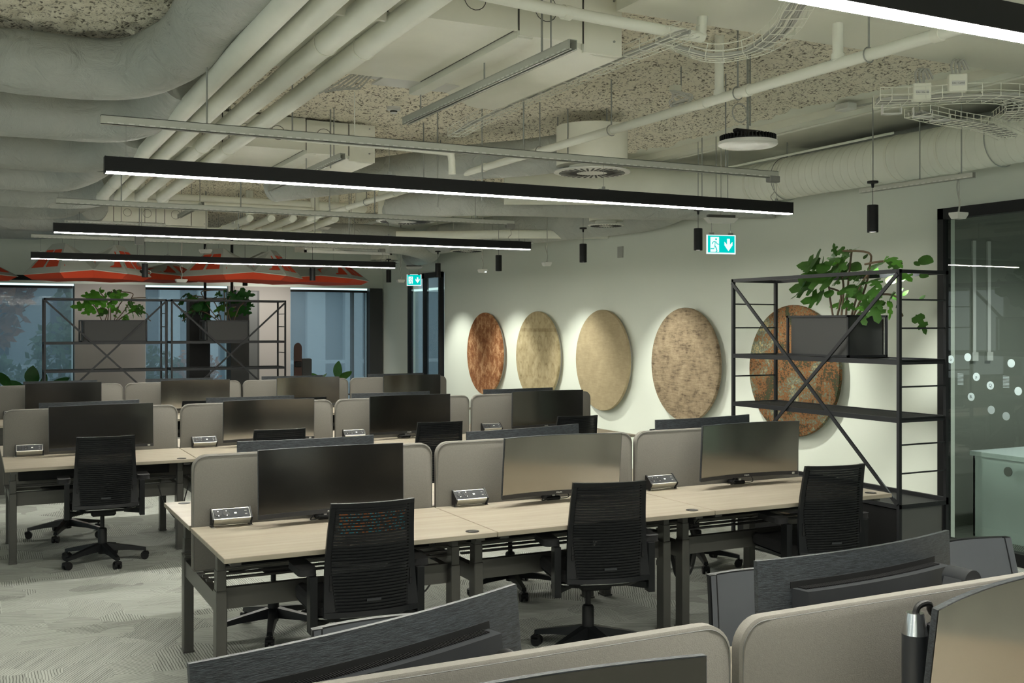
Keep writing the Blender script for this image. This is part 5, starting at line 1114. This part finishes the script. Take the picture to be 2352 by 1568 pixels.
for Y, m, l in ((15.10, rust, 'round rust brown textile panel with lattice pattern on the white wall'), (13.35, cream, 'round cream textile panel with small medallions on the white wall'), (11.60, sand, 'round plain sand coloured textile panel on the white wall'), (9.83, worn, 'round worn taupe textile panel on the white wall'), (8.05, multi, 'round colourful abstract textile panel behind the planter rack')):
    t = thing('round_wall_panel', l, 'wall panel', (7.170, Y, 1.365)); Q = Matrix.Rotation(PI / 2, 4, 'Y')
    a = MB().lathe([(0.625, -0.016), (0.640, -0.014), (0.645, -0.005), (0.645, 0.018)], 72)
    bmesh.ops.rotate(a.bm, cent=(0, 0, 0), matrix=Matrix.Rotation(PI / 2, 3, 'Y'), verts=a.bm.verts); obj('textile_face', a, m, t)
    a = MB().lathe([(0.58, 0.0), (0.58, 0.079)], 48); bmesh.ops.rotate(a.bm, cent=(0, 0, 0), matrix=Matrix.Rotation(PI / 2, 3, 'Y'), verts=a.bm.verts); obj('backing_frame', a, 'white', t)

# ================================================================ ORANGE BAFFLES
def baffle(label, x, y, z, L_=1.75, D=1.5, rz=0.0, h=0.24):
    t = thing('acoustic_baffle', label, 'acoustic baffle', (x, y, z), rz, 'faceted orange ceiling baffles')
    a, b = L_ / 2, D / 2
    base = [Vector(p) for p in ((-a, 0, 0.02), (-a * 0.5, -b, 0.03), (0, -b * 0.9, 0.075), (a * 0.5, -b, 0.03), (a, 0, 0.02), (a * 0.5, b, 0.03), (0, b * 0.9, 0.075), (-a * 0.5, b, 0.03))]
    top = [Vector(p) for p in ((-a * 0.55, 0, h), (-a * 0.38, -b * 0.35, h), (0, -b * 0.3, h * 0.6), (a * 0.38, -b * 0.35, h), (a * 0.55, 0, h), (a * 0.38, b * 0.35, h), (0, b * 0.3, h * 0.6), (-a * 0.38, b * 0.35, h))]
    keel = [Vector((p.x * 0.86, p.y * 0.86, -0.045 if abs(p.x) > 0.01 else -0.03)) for p in base]
    m = MB(); B = [m.bm.verts.new(p) for p in base]; K = [m.bm.verts.new(p) for p in keel]
    for i in range(8): m.bm.faces.new((B[i], B[(i + 1) % 8], K[(i + 1) % 8], K[i]))
    m.bm.faces.new(K); obj('lower_shell', m, 'orange', t, ang=5)
    for i in range(8):
        p0, p1, q1, q0 = base[i], base[(i + 1) % 8], top[(i + 1) % 8], top[i]
        n = (p1 - p0).cross(q0 - p0).normalized(); n = n if n.dot((p0 + q1) / 2) > 0 else -n
        pn = MB(); pn.loft([[p + n * 0.0 for p in (p0, p1, q1, q0)], [p - n * 0.012 for p in (p0, p1, q1, q0)]]); obj('facet_panel', pn, 'greyfelt', t, ang=5)
        S = lambda u, v: (p0 * (1 - u) + p1 * u) * (1 - v) + (q0 * (1 - u) + q1 * u) * v
        for u0, u1 in ((0.10, 0.46), (0.54, 0.90)):
            ins = [S(u0, 0.2), S(u1, 0.2), S(u1, 0.78), S(u0, 0.78)]
            im = MB(); im.loft([[p + n * 0.004 for p in ins], [p - n * 0.001 for p in ins]]); obj('orange_inset', im, 'orange', t, ang=5)
    obj('top_cap', MB().loft([[p + Vector((0, 0, 0.001)) for p in top], [p - Vector((0, 0, 0.01)) for p in top]]), 'greyfelt', t, ang=5)
    for sx_ in (-1, 1): obj('suspension_wire', MB().cyl((sx_ * a * 0.4, 0, h), (sx_ * a * 0.4, 0, 3.5 - z), 0.002, 5), 'rod', t)
    return t
baffle('orange underside baffle above the first far rack bay', 1.40, 15.6, 2.47, 1.65, h=0.44)
baffle('orange underside baffle above the second far rack bay', 3.55, 15.8, 2.50, 1.80, h=0.42)
baffle('orange baffle nearest the white wall, over the far window', 4.95, 17.2, 2.54, 2.1, h=0.34)
baffle('shadowed orange baffle behind the round lamp, over the first pier', 2.35, 17.6, 2.55, 2.0)
baffle('orange baffle at the left frame edge', -0.35, 16.2, 2.47, 1.8)
highbay((2.02, 15.45, 2.50), 'small round lamp beneath the shadowed orange baffle', r=0.13)
linear_light(18.3, 'dark unlit looking linear light before the widest window', x0=-1.6, L_=4.6, z=2.52, lit=False, wt=0.92)
for x, y, l in ((2.0, 14.6, 'under the light nearest the baffles, left one'), (4.25, 14.6, 'under the light nearest the baffles, right one'), (3.85, 17.0, 'below the second orange baffle')):
    t = thing('cylinder_spotlight', 'added black cylinder spotlight ' + l, 'spotlight', (x, y, 2.44));  obj('lamp_cylinder', MB().lathe([(0.04, 0.0), (0.04, 0.18)], 18), 'black', t); obj('suspension_wire', MB().cyl((0, 0, 0.18), (0, 0, 1.05), 0.003, 5), 'bcable', t)
for x, y, l in ((2.1, 18.3, 'close to the taupe pier beside the widest window'), (4.85, 18.3, 'close to the taupe pier beside the tall cupboard')):
    t = thing('cylinder_spotlight', 'added black cylinder spotlight ' + l, 'spotlight', (x, y, 2.62)); obj('lamp_cylinder', MB().lathe([(0.04, 0.0), (0.04, 0.18)], 18), 'black', t); obj('suspension_wire', MB().cyl((0, 0, 0.18), (0, 0, 0.88), 0.003, 5), 'bcable', t)
    spotlamp(x, y, 2.61, x, 20, 1.0, 170, 120, 0.8, (1, 0.97, 0.9))  # spot lamps added behind the baffles to brighten the taupe piers
spotlamp(2.0, 16.1, 3.2, 2.0, 16.72, 1.9, 14, 40, 0.5, (1, 0.98, 0.9)); spotlamp(3.9, 16.1, 3.2, 3.65, 16.7, 2.1, 8, 34, 0.5, (1, 0.98, 0.9))

# ================================================================ FAR END FURNITURE
t = thing('dark_portal', 'black upright frame with thin poles before the far window', 'frame', (0, 0, 0))
obj('upright_panel', MB().b2(3.15, 3.48, 17.9, 18.2, FL, 2.22), 'black', t); obj('upright_panel', MB().b2(3.82, 4.12, 17.9, 18.2, FL, 2.26), 'darkpanel', t)
obj('top_lintel', MB().b2(3.15, 4.12, 18.0, 18.3, 2.22, 2.27), 'grey', t); obj('pole', MB().b2(3.40, 3.44, 18.0, 18.04, 2.2, 3.5), 'black', t); obj('pole', MB().b2(3.84, 3.88, 18.0, 18.04, 2.2, 3.5), 'black', t)
t = thing('tall_cupboard', 'tall dark cupboard door beside the taupe pier', 'cupboard', (0, 0, 0)); obj('cupboard_body', MB().b2(4.28, 4.70, 19.6, 19.98, FL, 2.45), 'darkpanel', t); obj('cupboard_door', MB().b2(4.31, 4.66, 19.58, 19.6, FL + .05, 2.43), 'cabinet', t); obj('door_handle', MB().b2(4.34, 4.36, 19.55, 19.58, 1.15, 1.33), 'alu', t)
t = thing('snowboard', 'dark upright board with bindings leaning before the far window', 'board', (4.98, 18.0, 0)); obj('board_deck', MB().prism([(-0.07, 0.25)] + [(0.07, 0.25)] + [(0.07 * math.cos(a), 1.42 + 0.09 * math.sin(a)) for a in [k * PI / 8 for k in range(9)]], 'y', -0.01, 0.01), mat('dark red brown board', (0.045, 0.012, 0.010, 1), 0.3), t)
obj('binding', MB().box((0, -0.03, 1.14), (0.11, 0.05, 0.10), bev=0.01), 'black', t); obj('binding', MB().box((0, -0.03, 0.75), (0.12, 0.05, 0.14), bev=0.01), 'black', t)
t = thing('speaker_box', 'small dark box standing beside the upright board', 'box', (5.12, 18.1, 0)); obj('box_body', MB().box((0.03, 0, 0.6), (0.17, 0.15, 1.25), bev=0.005), 'darkpanel', t); obj('box_top', MB().box((0.03, 0, 1.23), (0.15, 0.13, 0.01)), 'cabinet', t)

# ================================================================ GLASS PARTITION STICKERS, MEETING ROOM
STK = [(6.187, 1.529, 'o'), (6.019, 1.552, ''), (5.614, 1.515, ''), (5.936, 1.396, 'p'), (5.804, 1.333, 'Q'), (5.986, 1.232, 'B.'), (5.796, 1.14, ''), (5.552, 1.302, ''), (5.66, 1.10, ''), (5.43, 1.47, ''), (5.30, 1.25, ''), (5.40, 1.12, '')]
g = bpy.data.objects['window_4']
for i, (y, z, s) in enumerate(STK):
    a = MB().cyl((7.1975, y, z), (7.1995, y, z), 0.033, 28); st = obj('sticker', a, 'sticker', g)
    if s: text('lettering', s, 0.036, 'ink', st, frame_mtx((7.197, y, z), (0, -1, 0), (-1, 0, 0)))
for y, z in ((6.09, 1.37), (5.66, 1.37)):
    a = MB()
    for k in range(9): a.b2(7.1975, 7.1995, y - 0.028, y + 0.028, z + 0.045 - 0.011 * k - 0.003, z + 0.045 - 0.011 * k)
    obj('sticker_stripes', a, 'sticker', g)
t = thing('meeting_table', 'white cabinet like table behind the glass partition', 'table', (0, 0, 0)); obj('table_top', MB().b2(7.87, 9.3, 3.0, 6.56, 0.66, 0.70), 'whitetop', t); obj('front_panel', MB().b2(7.89, 7.91, 3.0, 6.54, FL, 0.66), 'whitetop', t); obj('side_panel', MB().b2(7.89, 9.28, 6.52, 6.54, FL, 0.66), 'whitetop', t)
obj('grommet', MB().cyl((7.88, 6.18, 0.56), (7.89, 6.18, 0.56), 0.04, 20), 'grey', t)
t = thing('trunking', 'pair of white trunking strips with sockets on the meeting room wall', 'trunking', (0, 0, 0)); obj('trunk_strip', MB().b2(8.3, 8.34, 6.88, 6.90, 1.55, 2.6), 'white', t); obj('trunk_strip', MB().b2(8.5, 8.54, 6.88, 6.90, 1.55, 2.6), 'white', t); obj('wall_socket', MB().b2(8.28, 8.36, 6.87, 6.90, 1.48, 1.56), 'white', t); obj('wall_socket', MB().b2(8.48, 8.56, 6.87, 6.90, 1.48, 1.56), 'white', t)
for k, (x, y) in enumerate(((8.6, 5.3), (9.2, 5.1))):
    t = thing('downlight', 'small recessed downlight in the meeting room ceiling, %s from the glass' % ('first', 'second')[k], 'ceiling light', (x, y, 3.09)); obj('light_trim', MB().lathe([(0.05, 0.0), (0.06, 0.008)], 20), 'white', t); obj('lamp_lens', MB().lathe([(0.04, -0.003), (0.04, -0.001)], 16), 'lens', t)
for x, y in ((8.6, 5.3), (9.2, 3.5)): spotlamp(x, y, 3.06, x, y, 0, 190, 140, 0.8, (0.97, 1.0, 0.97))
t = thing('skirting_strip', 'thin orange brown strip at the foot of the glass partition', 'trim', (0, 0, 0)); obj('strip_body', MB().b2(7.262, 7.28, -3, 6.2, FL, FL + 0.08), mat('copper strip', (0.30, 0.09, 0.035, 1), 0.5), t)
t = thing('wall_plate', 'small grey wall plate high on the white wall', 'sign', (7.24, 11.28, 2.73)); obj('plate', MB().b2(-0.006, 0.008, -0.06, 0.06, -0.07, 0.07), 'cable', t)
